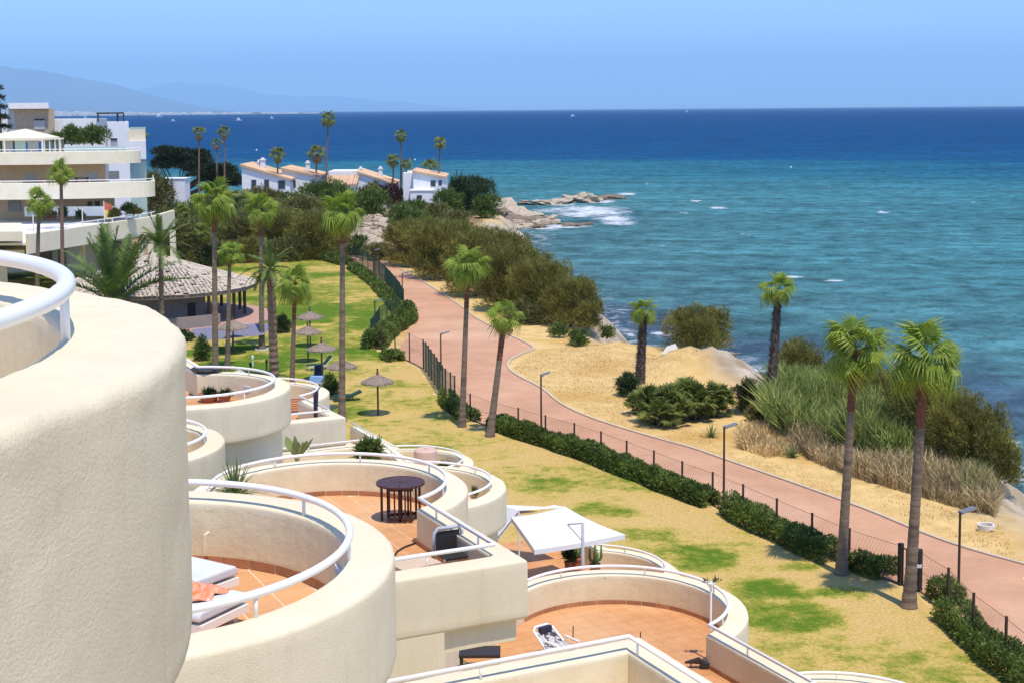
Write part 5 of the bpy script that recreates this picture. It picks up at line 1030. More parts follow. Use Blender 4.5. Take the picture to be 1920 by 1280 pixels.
# lower white terrace curving down to the garden
zt3 = CAMZ - 10.4; p3_ = [(bx_(292, 150), 157), (bx_(286, 149), 149), (bx_(275, 147), 147)] + [(bx_(275, 147) + (bx_(45, 127) - bx_(275, 147)) * k / 8, 147 - 20 * k / 8) for k in range(1, 9)]
mb = MB(); sweep(mb, p3_, [(0, zt3 - 1.75), (.3, zt3 - 1.75), (.3, zt3 - .05), (.25, zt3), (.05, zt3), (0, zt3 - .05)][::-1]); mb.build('balcony', M['cream2'], LB)
mb = MB(); mb.prism([p3_[0]] + offs(p3_, -.02)[1:] + [(-62, 127), (-66, 157)], zt3 - 1.0, zt3 - .8); mb.build('floor_slab', M['white'], LB)
mb = MB(); mb.tube([(x, y, zt3 + .35) for x, y in offs(p3_, .14)[1:]], .05, 6); mb.build('balcony_rail', M['rail'], LB); mb = MB()
for k in range(9):
    (x, y), _a = at_len(offs(p3_, .14)[1:], plen(offs(p3_, .14)[1:]), 1 + 2.6 * k); mb.tube([(x, y, zt3), (x, y, zt3 + (1.6 if k % 3 == 2 else .35))], .05, 5)
mb.build('rail_posts', M['rail'], LB, kind='stuff'); wallbox(45, 262, 384, 402, 151, .3, 'white', LB, 'wall')
mb = MB(); x1 = bx_(292, 140)
wallbox(-60, 240, 425, 505, 154, 6, 'white', LB)
for px in (150, 262, 280, 322): m_ = MB(); x = bx_(px, 144); m_.box((x, 144, (GZ + bz_(430 if px > 300 else 450, 144)) / 2 + .0), (.5, .5, bz_(430 if px > 300 else 450, 144) - GZ)); m_.build('column', M['cream2'], LB)
for a in ((38, 52, 455, 500), (66, 92, 455, 500), (105, 118, 455, 500), (195, 225, 450, 492)): wallbox(*a, 153.8, .1, 'glass', LB, 'window')
wallbox(-60, 8, 485, 530, 132, 6, 'cream2', LB, 'bay'); wallbox(-60, 42, 465, 482, 128, 9, 'cream2', LB, 'balcony'); wallbox(-60, 40, 430, 448, 124, 10, 'cream2', LB, 'balcony')
# people-less terrace details
x, y, z = PD(203, 400, 143); fl_ = empty('flag', (x, y, z - 1.6), 'red and yellow flag hanging on a pole on the white terrace', 'flag'); m_ = MB(); m_.tube([(x - .4, y, z - 1.6), (x - .4, y, z + 1.2)], .03, 5); m_.build('pole', M['rail'], fl_)
for c_, z0_, z1_ in (('red', .35, 1.05), ('yellow', -.45, .35)): m_ = MB(); m_.add([(x - .38, y, z + z1_), (x + .1, y + .12, z + z1_ - .12), (x + .40, y - .05, z + z1_ - .3), (x - .38, y, z + z0_), (x + .1, y + .12, z + z0_ - .12), (x + .36, y - .05, z + z0_ - .3)], [(0, 1, 4, 3), (1, 2, 5, 4)]); m_.build('stripe', M[c_], fl_)
for i, (px, py, w, h, mm) in enumerate([(92, 412, 26, 18, 'maroon'), (118, 408, 12, 18, 'dkgreen'), (150, 412, 14, 16, 'dkgreen'), (215, 408, 22, 16, 'olive'), (250, 402, 30, 14, 'olive'), (240, 396, 26, 14, 'dkgreen')]):
    x, y, z = PD(px, py, 143); shrub('terrace_plant', px, py, w, h, M[mm], ['reddish potted plant on the white terrace', 'small dark cypress-like pot on the white terrace', 'dark pyramidal pot plant on the white terrace', 'grey-green plant beside the flag', 'plants at the right end of the white terrace', 'dark plants behind the right end of the white terrace'][i], 'plant', nb=2, H=CAMZ - z, trunk=True)
# table and chairs glimpse on the middle balcony
x, y, z = PD(153, 334, 153); tb = empty('balcony_table', (x, y, z - .7), 'dark table on the middle balcony of the left building', 'table'); m_ = MB(); m_.box((x, y, z), (1.3, .8, .06)); m_.build('top', M['dark'], tb)
for sx in (-.55, .55): m_ = MB(); m_.box((x + sx, y, z - .35), (.06, .6, .7)); m_.build('leg', M['dark'], tb)
# white block behind with a beige tower
WB = empty('white_block', (bx_(150, 215), 215, GZ), 'white modern block with a beige stone tower and black pergola behind the balconies', 'apartment building')
wallbox(22, 98, 189, 200, 212, 12, 'white', WB, 'parapet'); wallbox(33, 108, 200, 262, 213, 12, 'beige', WB); wallbox(23, 33, 200, 262, 213, 10, 'shutter', WB); wallbox(-40, 22, 215, 262, 214, 10, 'white', WB)
wallbox(108, 206, 220, 430, 214, 14, 'white', WB); wallbox(206, 246, 226, 430, 211, 16, 'white_cool', WB); wallbox(246, 277, 262, 296, 213, 12, 'white_cool', WB, 'balcony'); wallbox(246, 277, 240, 262, 214, 9, 'cream2', WB); wallbox(248, 277, 236, 240, 213, .1, 'greenglass', WB, 'glass_panel'); wallbox(246, 276, 300, 430, 214, 10, 'greenglass', WB)
for a in ((69, 90, 218, 239), (211, 224, 256, 272)):
    f_ = wallbox(a[0], a[1], a[2], a[3], 212.9 if a[0] < 100 else 210.9, .12, 'shutter', WB, 'window'); wallbox(a[0] + 1, a[1] - 1, a[2] + 1, a[2] + 4, 212.8 if a[0] < 100 else 210.8, .1, 'dark', f_, 'shutter_box')
PG = empty('pergola', (bx_(213, 214), 214, bz_(226, 214)), 'black flat pergola on the roof of the white block', 'pergola')
wallbox(187, 238, 208, 211, 213, 6, 'dark', PG, 'roof_frame')
for px in (188, 225, 236): wallbox(px, px + 2, 211, 226, 213.2, .2, 'dark', PG, 'post')
for px in (224, 236): wallbox(px, px + 2, 211, 226, 218, .2, 'dark', PG, 'post')
for px, w, h, lab in ((133, 40, 38, 'roof garden bush on the left of the white block'), (172, 58, 36, 'roof garden bush on the right of the white block'), (105, 30, 22, 'low roof garden plant by the stone tower'), (10, 34, 14, 'plants on the roof edge at the far left')):
    shrub('roof_bush', px, 272, w, h, M['green'], lab, 'bush', nb=5, H=CAMZ - PD(px, 272, 200)[2], trunk=True)

# ------------------------------------------------------------------ white houses on the headland
def house(px0, px1, py_e, py_b, Y, depth, roof, label, ridge=None, wins=(), chim=(), seed=0, rdir='x'):
    x0, x1, ze_, zb_ = bx_(px0, Y), bx_(px1, Y), bz_(py_e, Y), GZ - .2; root = empty('house', ((x0 + x1) / 2, Y, GZ), label, 'house')
    mb = MB(); mb.box(((x0 + x1) / 2, Y + depth / 2, (ze_ + zb_) / 2), (x1 - x0, depth, ze_ - zb_)); mb.build('wall', M['white'], root)
    rf = None
    if roof:                                       # pitched roof, corners given in photo heights: left eave, right eave
        (pl, yl), (pr, yr), rise = roof; xl, xr = bx_(pl, Y - .4), bx_(pr, Y - .4); zl, zr = bz_(yl, Y), bz_(yr, Y)
        mb = MB(); th = .25; ym = Y + depth / 2
        if rise:
            for (ya, yb_, za_, zb2) in ((Y - .4, ym, 0, rise), (ym, Y + depth + .4, rise, 0)):
                V = [(xl, ya, zl + za_), (xr, ya, zr + za_), (xr, yb_, zr + zb2), (xl, yb_, zl + zb2)]; V += [(a, b, c - th) for a, b, c in V]; mb.add(V, [(0, 1, 2, 3), (7, 6, 5, 4), (0, 4, 5, 1), (1, 5, 6, 2), (2, 6, 7, 3), (3, 7, 4, 0)])
        else:
            V = [(xl, Y - .4, zl), (xr, Y - .4, zr), (xr, Y + depth + .4, zr), (xl, Y + depth + .4, zl)]; V += [(a, b, c - th) for a, b, c in V]; mb.add(V, [(0, 1, 2, 3), (7, 6, 5, 4), (0, 4, 5, 1), (1, 5, 6, 2), (2, 6, 7, 3), (3, 7, 4, 0)])
        rf = mb.build('roof', M['oroof'], root); mb = MB(); rng = np.random.default_rng(seed); nrow = int(max(4, (xr - xl) / .5))
        if rise:
            for k in range(nrow):
                f = (k + .5) / nrow; x = xl + (xr - xl) * f; z = zl + (zr - zl) * f; mb.tube([(x, Y - .45, z + .03), (x, ym, z + rise + .05)], .13, 5, True, rng.uniform(.8, 1.2))
        else:
            nr = int(depth / .5)
            for k in range(nr): y = Y - .3 + (depth + .6) * k / nr; mb.tube([(xl, y, zl + .03), (xr, y, zr + .03)], .13, 5, True, rng.uniform(.8, 1.2))
        mb.build('roof_tiles', M['oroof'], rf, kind='stuff')
        # gable wall up to the sloping roof
        mb = MB(); mb.add([(x0, Y + .02, ze_ - .1), (x1, Y + .02, ze_ - .1), (x1, Y + .02, zr - .2), (x0, Y + .02, zl - .2), (x0, Y + depth, ze_ - .1), (x1, Y + depth, ze_ - .1), (x1, Y + depth, zr - .2), (x0, Y + depth, zl - .2)], [(0, 1, 2, 3), (7, 6, 5, 4), (0, 3, 7, 4), (1, 5, 6, 2)]); mb.build('gable', M['white'], root)
    for a in wins:
        f_ = wallbox(a[0], a[1], a[2], a[3], Y - .06, .1, 'shutter', root, 'window'); wallbox(a[0] + .8, a[1] - .8, a[2] + .8, a[3] - .5, Y - .1, .08, 'glass', f_, 'pane')
    for (px, py, pyb, w) in chim:
        Yc = Y + depth * .45; x = bx_(px, Yc); m_ = MB(); zt_, zb3 = bz_(py, Yc), bz_(pyb, Yc) - 1.2; m_.box((x, Yc, (zt_ + zb3) / 2), (w / S(Yc), 1.0, zt_ - zb3)); m_.box((x, Yc, zt_ + .08), (w / S(Yc) * 1.3, 1.3, .14)); m_.box((x, Yc, zt_ + .3), (w / S(Yc) * .6, .6, .35)); m_.build('chimney', M['white'], rf or root)
    return root
house(455, 545, 340, 392, 264, 12, ((452, 308), (548, 336), 0.), 'white house at the left with a roof sloping right and two chimneys', wins=((472, 482, 336, 350), (496, 506, 336, 352), (522, 536, 338, 354)), chim=((495, 300, 312, 9), (487, 304, 312, 4)), seed=1)
house(530, 598, 336, 392, 268, 12, ((528, 315), (600, 330), 0.), 'white house second from left, orange roof partly behind the skirted palm', wins=((545, 556, 338, 352),), chim=((579, 306, 322, 7),), seed=2)
house(617, 672, 322, 392, 272, 9, None, 'flat roofed white house between the orange roofs'); house(612, 668, 348, 392, 262, 8, ((610, 346), (670, 346), 1.4), 'low house with a small tiled roof before the flat white one', seed=3)
house(672, 742, 352, 392, 266, 11, ((670, 322), (742, 346), 0.), 'white middle house with roof sloping right and two slim chimneys', chim=((678, 318, 328, 6), (715, 318, 340, 7)), wins=((700, 706, 352, 362),), seed=4)
house(757, 778, 326, 392, 264, 10, None, 'white gabled house, left wing'); house(776, 836, 336, 392, 262, 11, ((774, 322), (838, 334), 0.), 'white gabled house nearest the cliff with a tiled roof and dark upper window', wins=((808, 818, 340, 352), (823, 830, 340, 350), (790, 815, 366, 380)), seed=5)
for i, (a, lab) in enumerate([((285, 348, 334, 396), 'plain white garden house seen under the pine'), ((500, 540, 368, 396), 'white garden annex of the left house'), ((770, 812, 360, 386), 'white pool wall before the gabled house')]):
    Y = (262, 256, 258)[i]; x0, x1 = bx_(a[0], Y), bx_(a[1], Y); m_ = MB(); zt_ = bz_(a[2], Y); m_.box(((x0 + x1) / 2, Y + 2, (zt_ + GZ - .2) / 2), (x1 - x0, 4, zt_ - GZ + .2)); rt = empty('annex', ((x0 + x1) / 2, Y, GZ), lab, 'building'); m_.build('wall', M['white_cool'], rt)
    m_ = MB(); m_.box(((x0 + x1) / 2, Y + 2, zt_ + .07), (x1 - x0 + .3, 4.3, .14)); m_.build('coping', M['white'], rt)
    wallbox(a[0] + 12, a[0] + 22, a[2] + 8, a[3] - 10, Y - .05, .1, 'glass', rt, 'window')
# low pink garden wall at the far lawn end
w0 = [G(*p) for p in [(556, 466), (600, 480), (655, 495), (672, 497)]]; m_ = MB(); strip(m_, w0, .3, GZ - .1, GZ + .75); tag(m_.build('garden_wall', M['pinkwall']), 'low pinkish wall closing the lawn at its far end', 'wall')
w0 = [G(*p) for p in [(700, 392), (760, 389), (800, 392)]]; m_ = MB(); strip(m_, w0, .5, GZ - .1, GZ + .7); tag(m_.build('terrace_wall', M['concrete']), 'pale terrace wall above the boulder slope', 'wall')
#--- rocks
def rockmesh(seed, sub=3, squash=.6, rough=.35):
    rng = np.random.default_rng(seed); import bmesh; bm = bmesh.new(); bmesh.ops.create_icosphere(bm, subdivisions=sub, radius=1)
    for v in bm.verts:
        c = v.co.normalized(); f = 1 + rough * (math.sin(c.x * 3.1 + seed) * math.cos(c.y * 3.7 + seed * 2) + .5 * math.sin(c.z * 7 + c.x * 6 + seed) + .3 * math.sin(c.y * 13 + seed * 5) * math.cos(c.x * 11) + .16 * math.sin(c.x * 29 + c.z * 17 + seed) * math.sin(c.y * 31 - c.z * 23)) * .6
        v.co = Vector((c.x * f, c.y * f, c.z * f * squash)); v.co.x = round(v.co.x * 5) / 5 * .5 + v.co.x * .5; v.co.z = round(v.co.z * 6) / 6 * .6 + v.co.z * .4
    me = bpy.data.meshes.new('rock'); bm.to_mesh(me); bm.free(); return me
RM = [rockmesh(s, 4 if s < 4 else 2, rough=.45) for s in range(8)]
for i, me in enumerate(RM): me.materials.append(M['rock'])
RMW = [me.copy() for me in RM[:3]]
for me in RMW: me.materials.clear(); me.materials.append(M['rockwet'])
def rock(x, y, z, sx, sy, sz, label, name='rock', group=None, mesh=None, rz=None, rng=random.Random(3)):
    o = bpy.data.objects.new(name, mesh or RM[rng.randrange(8)]); COL.objects.link(o); o.location = (x, y, z); o.scale = (sx, sy, sz); o.rotation_euler = (rng.uniform(-.15, .15), rng.uniform(-.15, .15), rng.uniform(0, 6) if rz is None else rz); return tag(o, label, 'rock', group)
for px, py, w, h, d_, mm, lab in [(1090, 376, 70, 18, 5, 0, 'largest pale rock of the promontory, rounded hump'), (1132, 371, 76, 9, 4, 1, 'long low dark-topped rock at the tip of the promontory'), (1040, 379, 60, 10, 5, 0, 'flat tan rock linking the promontory to the shore'), (1005, 381, 60, 8, 4, 0, 'low rock shelf left on the promontory'), (1060, 377, 40, 12, 4, 0, 'pale rock beside the rounded hump'),
                                   (958, 400, 60, 26, 8, 0, 'tan cliff rock under the round bush'), (925, 420, 60, 14, 5, 0, 'pale boulder at the foot of the cliff'), (895, 428, 50, 14, 5, 0, 'pale boulder left of the cliff foot'), (970, 412, 80, 10, 6, 1, 'broad ledge of brown rock below the cliff'), (1010, 410, 70, 7, 4, 1, 'low wet rocks running into the foam'), (985, 402, 50, 9, 5, 0, 'tan shelf above the wet ledge'), (940, 388, 44, 18, 5, 0, 'sandy cliff edge under the hedge')]:
    x, y = G(px, py, CAMZ - .3); s = S(y); rock(x, y, 0, w / s / 2, d_, h / s * 1.25, lab, mesh=(RMW if mm else RM)[len(lab) % 3], rz=.1)
x, y = G(885, 400, 17.5); rock(x, y - 2, GZ - 1.2, 5.5, 4, 4.2, 'dark overhanging cliff block under the long hedge', mesh=RMW[1], rz=.3)
rr2 = random.Random(12); nb_ = 0
for k in range(150):
    px = rr2.uniform(648, 742); py = rr2.uniform(396, 468)
    if px > 700 + (470 - py) * .75 or px < 690 - (py - 385) * .8: continue
    x, y = G(px, py); d = rr2.uniform(.45, 1.25); rock(x, y, GZ + .1, d, d * rr2.uniform(.7, 1.1), d * rr2.uniform(.5, .9), 'tan boulder on the slope between garden and path', 'boulder', 'tan boulders on the slope above the path')
for k in range(60):
    px = rr2.uniform(880, 1040); py = 428 - (px - 880) * .08 + rr2.uniform(-12, 6); x, y = G(px, py, CAMZ - .4); d = rr2.uniform(.5, 1.5); rock(x, y, .1, d, d, d * .6, 'small rock on the shore below the cliff', 'shore_rock', 'small rocks along the cliff foot', mesh=rr2.choice(RM + RMW))
for k in range(16):
    px = rr2.uniform(1060, 1110); x, y = G(px, 424 - (px - 1060) * .05 + rr2.uniform(-1, 1), CAMZ); d = rr2.uniform(.4, 1.0); rock(x, y, .05, d * 1.6, d, d * .5, 'small black reef rock in the foam', 'reef_rock', 'black reef rocks in the foam', mesh=RMW[k % 3])
for i, (px, py, w, h) in enumerate([(1395, 712, 60, 40), (1370, 700, 50, 22), (1420, 735, 50, 40), (1330, 690, 46, 14), (1290, 668, 40, 12), (1350, 668, 50, 12)]):
    x, y = G(px, py); s = S(y); rock(x, y + 1.0, GZ - .1, w / s / 2, 1.8, h / s * .5, ['pale eroded rock face at the mound edge', 'brown ledge on top of the mound', 'pale rock under the dark-trunked palm', 'low stone in the straw mound', 'small stone on the straw mound', 'flat stone at the mound crest'][i], mesh=RM[i % 4])
#--- reeds and straw tufts, dwarf palms, agaves
def blades(name, poly_px, n, hr, w, m, seed, lean=.25, label=None, cat=None, H=17.5, tintr=(.6, 1.4), gz=True):
    rng = np.random.default_rng(seed); P = np.array([G(*p, H) for p in poly_px]); lo, hi = P.min(0), P.max(0); X = rng.uniform(lo[0], hi[0], n * 3); Y = rng.uniform(lo[1], hi[1], n * 3); k = inside(X, Y, [tuple(p) for p in P]); X, Y = X[k][:n], Y[k][:n]; n = len(X)
    Z = ground_z(X, Y); hgt = rng.uniform(*hr, n) * (.7 + .6 * vnoise(X, Y, .5, seed)); a = rng.random(n) * 6.283; l = rng.normal(size=n) * lean; L = np.c_[np.cos(a) * l, np.sin(a) * l, np.ones(n)] * hgt[:, None]
    B = np.c_[X, Y, Z - .05]; a2 = rng.random(n) * 3.14; Sd = np.c_[np.cos(a2), np.sin(a2) * .5, np.zeros(n)] * (w * rng.uniform(.6, 1.4, n))[:, None]; Mid = B + L * .6; dr = np.c_[np.cos(a), np.sin(a), -np.ones(n) * .35] * (hgt * .22)[:, None]
    V = np.stack([B - Sd * .5, B + Sd * .5, Mid, B + L + dr, Mid + Sd, B + L * .3, B + L * .72 + dr * 1.1, B + L * .35 + Sd], 1).reshape(-1, 3); F = (np.arange(n) * 8)[:, None, None] + np.array([[0, 1, 2], [2, 4, 3], [5, 7, 6]])[None]
    T = rng.uniform(*tintr, n) * (.75 + .5 * vnoise(X, Y, .8, seed + 1)); return fastmesh(name, V, F.reshape(-1, 3), M[m], tint=np.repeat(T, 8), label=label, cat=cat, kind='stuff')
blades('green_reeds', [(1440, 812), (1452, 760), (1500, 742), (1640, 775), (1740, 830), (1700, 880), (1620, 868), (1540, 845)], 26000, (1.3, 2.9), .1, 'reed', 1, .2, 'tall green reed bed behind the path, between the shaggy palm and the twin palms', 'reeds')
blades('dry_reeds', [(1480, 835), (1560, 838), (1700, 872), (1760, 840), (1868, 925), (1870, 968), (1800, 945), (1700, 922), (1600, 895), (1520, 862)], 11000, (.45, 1.5), .05, 'dryreed', 2, .3, 'dry tan reeds fringing the green reed bed toward the beach', 'reeds')
blades('green_reeds_sparse', [(1720, 860), (1760, 850), (1868, 930), (1850, 950), (1740, 900)], 1500, (1.0, 1.7), .05, 'reed', 5, .3, 'thin green reeds mixed into the dry fringe', 'reeds')
blades('dry_grass_mound', [(1380, 838), (1385, 806), (1430, 798), (1490, 818), (1500, 850), (1440, 858)], 2600, (.35, .8), .05, 'drygrass', 3, .4, 'clump of tan dry grass before the dark-trunked palm', 'grass')
blades('straw_tufts', [(960, 690), (1010, 655), (1130, 640), (1340, 690), (1180, 735), (1380, 850), (1500, 872), (1880, 980), (1915, 1050), (1500, 905), (1300, 838), (1110, 780)], 26000, (.05, .17), .035, 'drygrass', 4, .7, 'dry straw tufts covering the ground beyond the path', 'grass', tintr=(.75, 1.2))
blades('lawn_tufts', [(720, 800), (900, 830), (1170, 890), (1340, 955), (1560, 1060), (1900, 1275), (1700, 1330), (1400, 1200), (1000, 1000), (780, 860)], 30000, (.03, .09), .03, 'drygrass', 6, .7, 'short dry blades standing out of the lawn', 'grass', tintr=(.6, 1.2))
def dwarf(px, py, w, h, label, m='green', n=30, H=17.5):
    x, y = G(px, py, H); s = S(y); root = empty('dwarf_palm', (x, y, CAMZ - H), label, 'dwarf palm'); rng = np.random.default_rng(int(px)); z0 = CAMZ - H; V = []; F = []; T = []
    stems = [(rng.uniform(-.35, .35) * w / s, rng.uniform(-.2, .3) * w / s, rng.uniform(.08, .55) * h / s) for _ in range(max(5, int(w / 9)))]
    mb = MB()
    for sx, sy, sz in stems:
        mb.tube([(x + sx * .6, y + sy * .6, z0), (x + sx, y + sy, z0 + sz)], .09, 5)
        for k in range(n // 2):
            el = rng.uniform(-15, 85); az = rng.uniform(0, 360); v, f, t = fan_leaf(int(rng.integers(99)), .35, 9, 80, .6, .5); sc_ = h / s * .46 * rng.uniform(.7, 1.1)
            m_ = np.array(Matrix.Rotation(R(az), 3, 'Z') @ Matrix.Rotation(R(-el), 3, 'Y') @ Matrix.Rotation(R(rng.uniform(-40, 40)), 3, 'X')); v = np.array(v) * sc_ @ m_.T + np.array((sx, sy, sz)); v[:, 2] = np.maximum(v[:, 2], .02)
            F += [tuple(i + len(V) for i in q) for q in f]; V += list(v); T += [tt * rng.uniform(.7, 1.2) for tt in t]
    mb.build('stems', M['twig'], root); o = bpy.data.objects.new('leaves', mesh_of('leaves', V, F, T, M[m])); COL.objects.link(o); o.parent = root
for a in [(1195, 775, 60, 50), (1245, 796, 90, 86), (1290, 786, 90, 88), (1330, 780, 70, 76), (1222, 762, 60, 44)]: dwarf(*a, {1195: 'leftmost dwarf palm of the clump on the straw', 1245: 'front dwarf palm of the clump, dark and dense', 1290: 'tallest dwarf palm of the clump', 1330: 'right dwarf palm of the clump near the mound rocks', 1222: 'low dwarf palm at the back left of the clump'}[a[0]], m='fan_far', n=60)
def agave(px, py, w, h, label, H=17.5, m='agave', n=34, name='agave', cat='agave', wid=.05, drop=.25, Y=None):
    if Y: x, y, z0 = PD(px, py, Y)
    else: (x, y), z0 = G(px, py, H), CAMZ - H
    s = S(y); rng = np.random.default_rng(int(px + py)); root = empty(name, (x, y, z0), label, cat); L0 = max(w / 2, h) / s
    for k in range(n):
        a = R(k * 137.5); el = R(88 - 72 * (k / n) ** .8 + rng.uniform(-6, 6)); L = L0 * rng.uniform(.8, 1.05); d = np.array((math.cos(a) * math.cos(el), math.sin(a) * math.cos(el), math.sin(el))); s_ = np.array((-math.sin(a), math.cos(a), 0)); V = []; F = []
        for q in range(5):
            t = q / 4; c = d * L * t - np.array((0, 0, drop * L * t * t * math.cos(el))); ww = wid * L * (1 - t) ** .7 * (1 if q else .7) + .002; V += [c - s_ * ww, c - np.array((0, 0, ww * .5)), c + s_ * ww]
        for q in range(4):
            o = q * 3; F += [(o, o + 1, o + 4, o + 3), (o + 1, o + 2, o + 5, o + 4)]
        me = mesh_of('leaf', V, F, [rng.uniform(.75, 1.25)] * len(V), M[m]); o = bpy.data.objects.new('leaf', me); COL.objects.link(o); o.parent = root
    return root
agave(1486, 856, 46, 34, 'blue-green agave beside the dry grass clump'); agave(1462, 846, 34, 26, 'smaller agave left of the blue-green one'); agave(1334, 818, 40, 30, 'pale agave on the straw left of the tall lamp head'); agave(1520, 850, 26, 24, 'agave half buried in dry reeds')
#PART5B
# ------------------------------------------------------------------ things on the terraces
def frame_axes(az): return math.cos(R(az)), math.sin(R(az))
# folding table on T2
x, y = G(752, 974, 7.71); z0 = CAMZ - 7.71; tb = empty('round_table', (x, y, z0), 'round dark wooden table with slatted gate legs on the round terrace', 'table'); TR = .45; th = .735; rng = np.random.default_rng(2)
nseg = 8
for k in range(nseg):
    a0, a1 = 2 * math.pi * k / nseg + .012, 2 * math.pi * (k + 1) / nseg - .012; P = [(x + .012 * math.cos((a0 + a1) / 2), y + .012 * math.sin((a0 + a1) / 2))] + [(x + TR * math.cos(a), y + TR * math.sin(a)) for a in np.linspace(a0, a1, 8)]
    m_ = MB(); m_.prism(P, z0 + th - .028, z0 + th); m_.build('top_segment', M['wood'], tb)
m_ = MB(); m_.lathe([(TR + .012, -.034), (TR + .012, .003), (TR - .012, .004), (TR - .012, -.034)], (x, y, z0 + th), 40); m_.build('top_rim', M['wood'], tb)
for px_, py_, wd in [(-.36, -.02, .045), (.36, -.05, .045), (-.2, -.2, .032), (-.1, -.24, .028), (.0, -.22, .04), (.1, -.24, .028), (.2, -.2, .032), (.28, .12, .04), (-.26, .18, .04), (-.05, .22, .035), (.12, .24, .035), (.0, .0, .06)]:
    m_ = MB(); m_.box((x + px_, y + py_, z0 + (th - .03) / 2), (wd, wd, th - .03)); m_.build('leg', M['wood'], tb)
for zz in (.06, .64):
    m_ = MB(); m_.box((x, y - .22, z0 + zz), (.5, .04, .05)); m_.build('stretcher', M['wood'], tb); m_ = MB(); m_.box((x, y + .2, z0 + zz), (.56, .04, .05), .2); m_.build('stretcher', M['wood'], tb)
# lounger with white cushion on T1
def pad_lounger(px, py, H, az, label, m='cushion', L=1.9, w=.68, zb=.2, th=.11, back=0):
    x, y = G(px, py, H); z0 = CAMZ - H; root = empty('sun_lounger', (x, y, z0), label, 'sun lounger'); c, s = frame_axes(az)
    def T(u, v, z): return (x + c * u - s * v, y + s * u + c * v, z0 + z)
    m_ = MB(); m_.box(T(L / 2, 0, zb - .04), (L, w * .98, .07), R(az)); m_.build('frame', M['rail'], root)
    for u in (.15, L - .15):
        for v in (-w / 2 + .05, w / 2 - .05): m_ = MB(); m_.box(T(u, v, (zb - .06) / 2), (.05, .05, zb - .06), R(az)); m_.build('leg', M['rail'], root)
    seg = [(0, L * .62, 0, 0), (L * .62, L, 0, back)]
    for u0, u1, a, b in seg:
        V = []; n = 6; r = .035
        for (u, dz) in ((u0 + .01, 0), (u1 - .01, (u1 - u0) * math.sin(R(b)))):
            for v, zz in ((-w / 2, .02), (-w / 2, th - r), (-w / 2 + r, th), (w / 2 - r, th), (w / 2, th - r), (w / 2, .02)): V.append(T(u, v, zb + dz + zz))
        F = [(i, (i + 1) % 6, (i + 1) % 6 + 6, i + 6) for i in range(6)] + [tuple(range(6))[::-1], tuple(range(6, 12))]; m_ = MB(); m_.add(V, F); o = m_.build('cushion', M[m], root)
        bv = o.modifiers.new('bevel', 'BEVEL'); bv.width = .02; bv.segments = 2
    return root, T
rt, T = pad_lounger(424, 1192, 4.60, 152, 'white cushioned sun lounger nearest on the round terrace with an orange cloth on it')
rt2, T2_ = pad_lounger(402, 1137, 4.60, 146, 'white cushioned sun lounger at the back of the round terrace', back=14)
m_ = MB(); rng = np.random.default_rng(6); V = []; F = []; nx_, ny_ = 16, 12
for i in range(nx_):
    for j in range(ny_):
        u = .16 + i / (nx_ - 1) * .62; v = -.36 + j / (ny_ - 1) * .5; zz = .325 + .03 * math.sin(i * .9 + j * .5) * math.cos(j * .8) + rng.uniform(0, .016); 
        if j == 0: zz -= .16
        if j == 1: zz -= .04
        V.append(T(u + .03 * math.sin(j * 1.3), v + .02 * math.sin(i), zz))
for i in range(nx_ - 1):
    for j in range(ny_ - 1): F.append((i * ny_ + j, (i + 1) * ny_ + j, (i + 1) * ny_ + j + 1, i * ny_ + j + 1))
m_.add(V, F); tag(m_.build('beach_cloth', M['orange'], smooth=True), 'crumpled orange and white cloth lying on the nearest cushioned lounger', 'cloth')
# doormat-like drain grid
# pots and plants on the terraces
def potplant(px, py, H, w, h, potw, poth, label, kind='bush', m='green'):
    x, y = G(px, py, H); s = S(y); z0 = CAMZ - H; root = empty('potted_plant', (x, y, z0), label, 'potted plant'); pr = potw / s / 2; ph = poth / s; m_ = MB(); m_.lathe([(pr * .7, 0), (pr * .95, ph * .85), (pr * 1.05, ph * .86), (pr * 1.05, ph), (pr * .85, ph), (pr * .82, ph * .9), (.01, ph * .88)], (x, y, z0), 18); m_.build('pot', M['pot'], root)
    rng = np.random.default_rng(int(px)); zt = z0 + ph * .9; hh = h / s
    if kind == 'bush':
        V, F, T_ = leafcloud(rng, [(x, y, zt + hh * .5, w / s / 2, w / s / 2, hh * .5), (x + .1, y, zt + hh * .35, w / s * .4, w / s * .4, hh * .35)], 900, .1, .5, .45, .4); fastmesh('foliage', V, F, M[m], tint=T_, parent=root)
    elif kind == 'cactus':
        for dx, dz0, dz1, r in ((0, 0, 1, .055), (-.16, .25, .8, .045), (.18, .3, .95, .045), (.08, .1, .55, .04)):
            m_ = MB(); pts = [(x, y, zt + hh * dz0 * .8), (x + dx * .8, y, zt + hh * dz0), (x + dx, y, zt + hh * (dz0 + .12)), (x + dx, y, zt + hh * dz1)] if dx else [(x, y, zt - .02), (x, y, zt + hh * .5), (x, y, zt + hh)]; V0 = pts
            m_.tube(pts, [r] * (len(pts) - 1) + [r * .5], 9); m_.build('stem', M['cactus'], root, smooth=True)
    return root
potplant(392, 752, 7.7, 10, 4, 40, 16, 'wide terracotta bowl on the far left terrace', m='dkgreen'); potplant(421, 753, 7.7, 8, 3, 26, 14, 'smaller terracotta bowl right of the wide one', m='dkgreen')
x, y = G(390, 740, 7.7); m_ = MB(); m_.lathe([(.42, 0), (.46, .03), (.42, .06), (.05, .07)], (x, y, CAMZ - 7.0), 20); m_.tube([(x, y, CAMZ - 7.7), (x, y, CAMZ - 7.0)], .03, 6); tag(m_.build('side_table', M['dark']), 'small dark round side table behind the terracotta bowls', 'table')
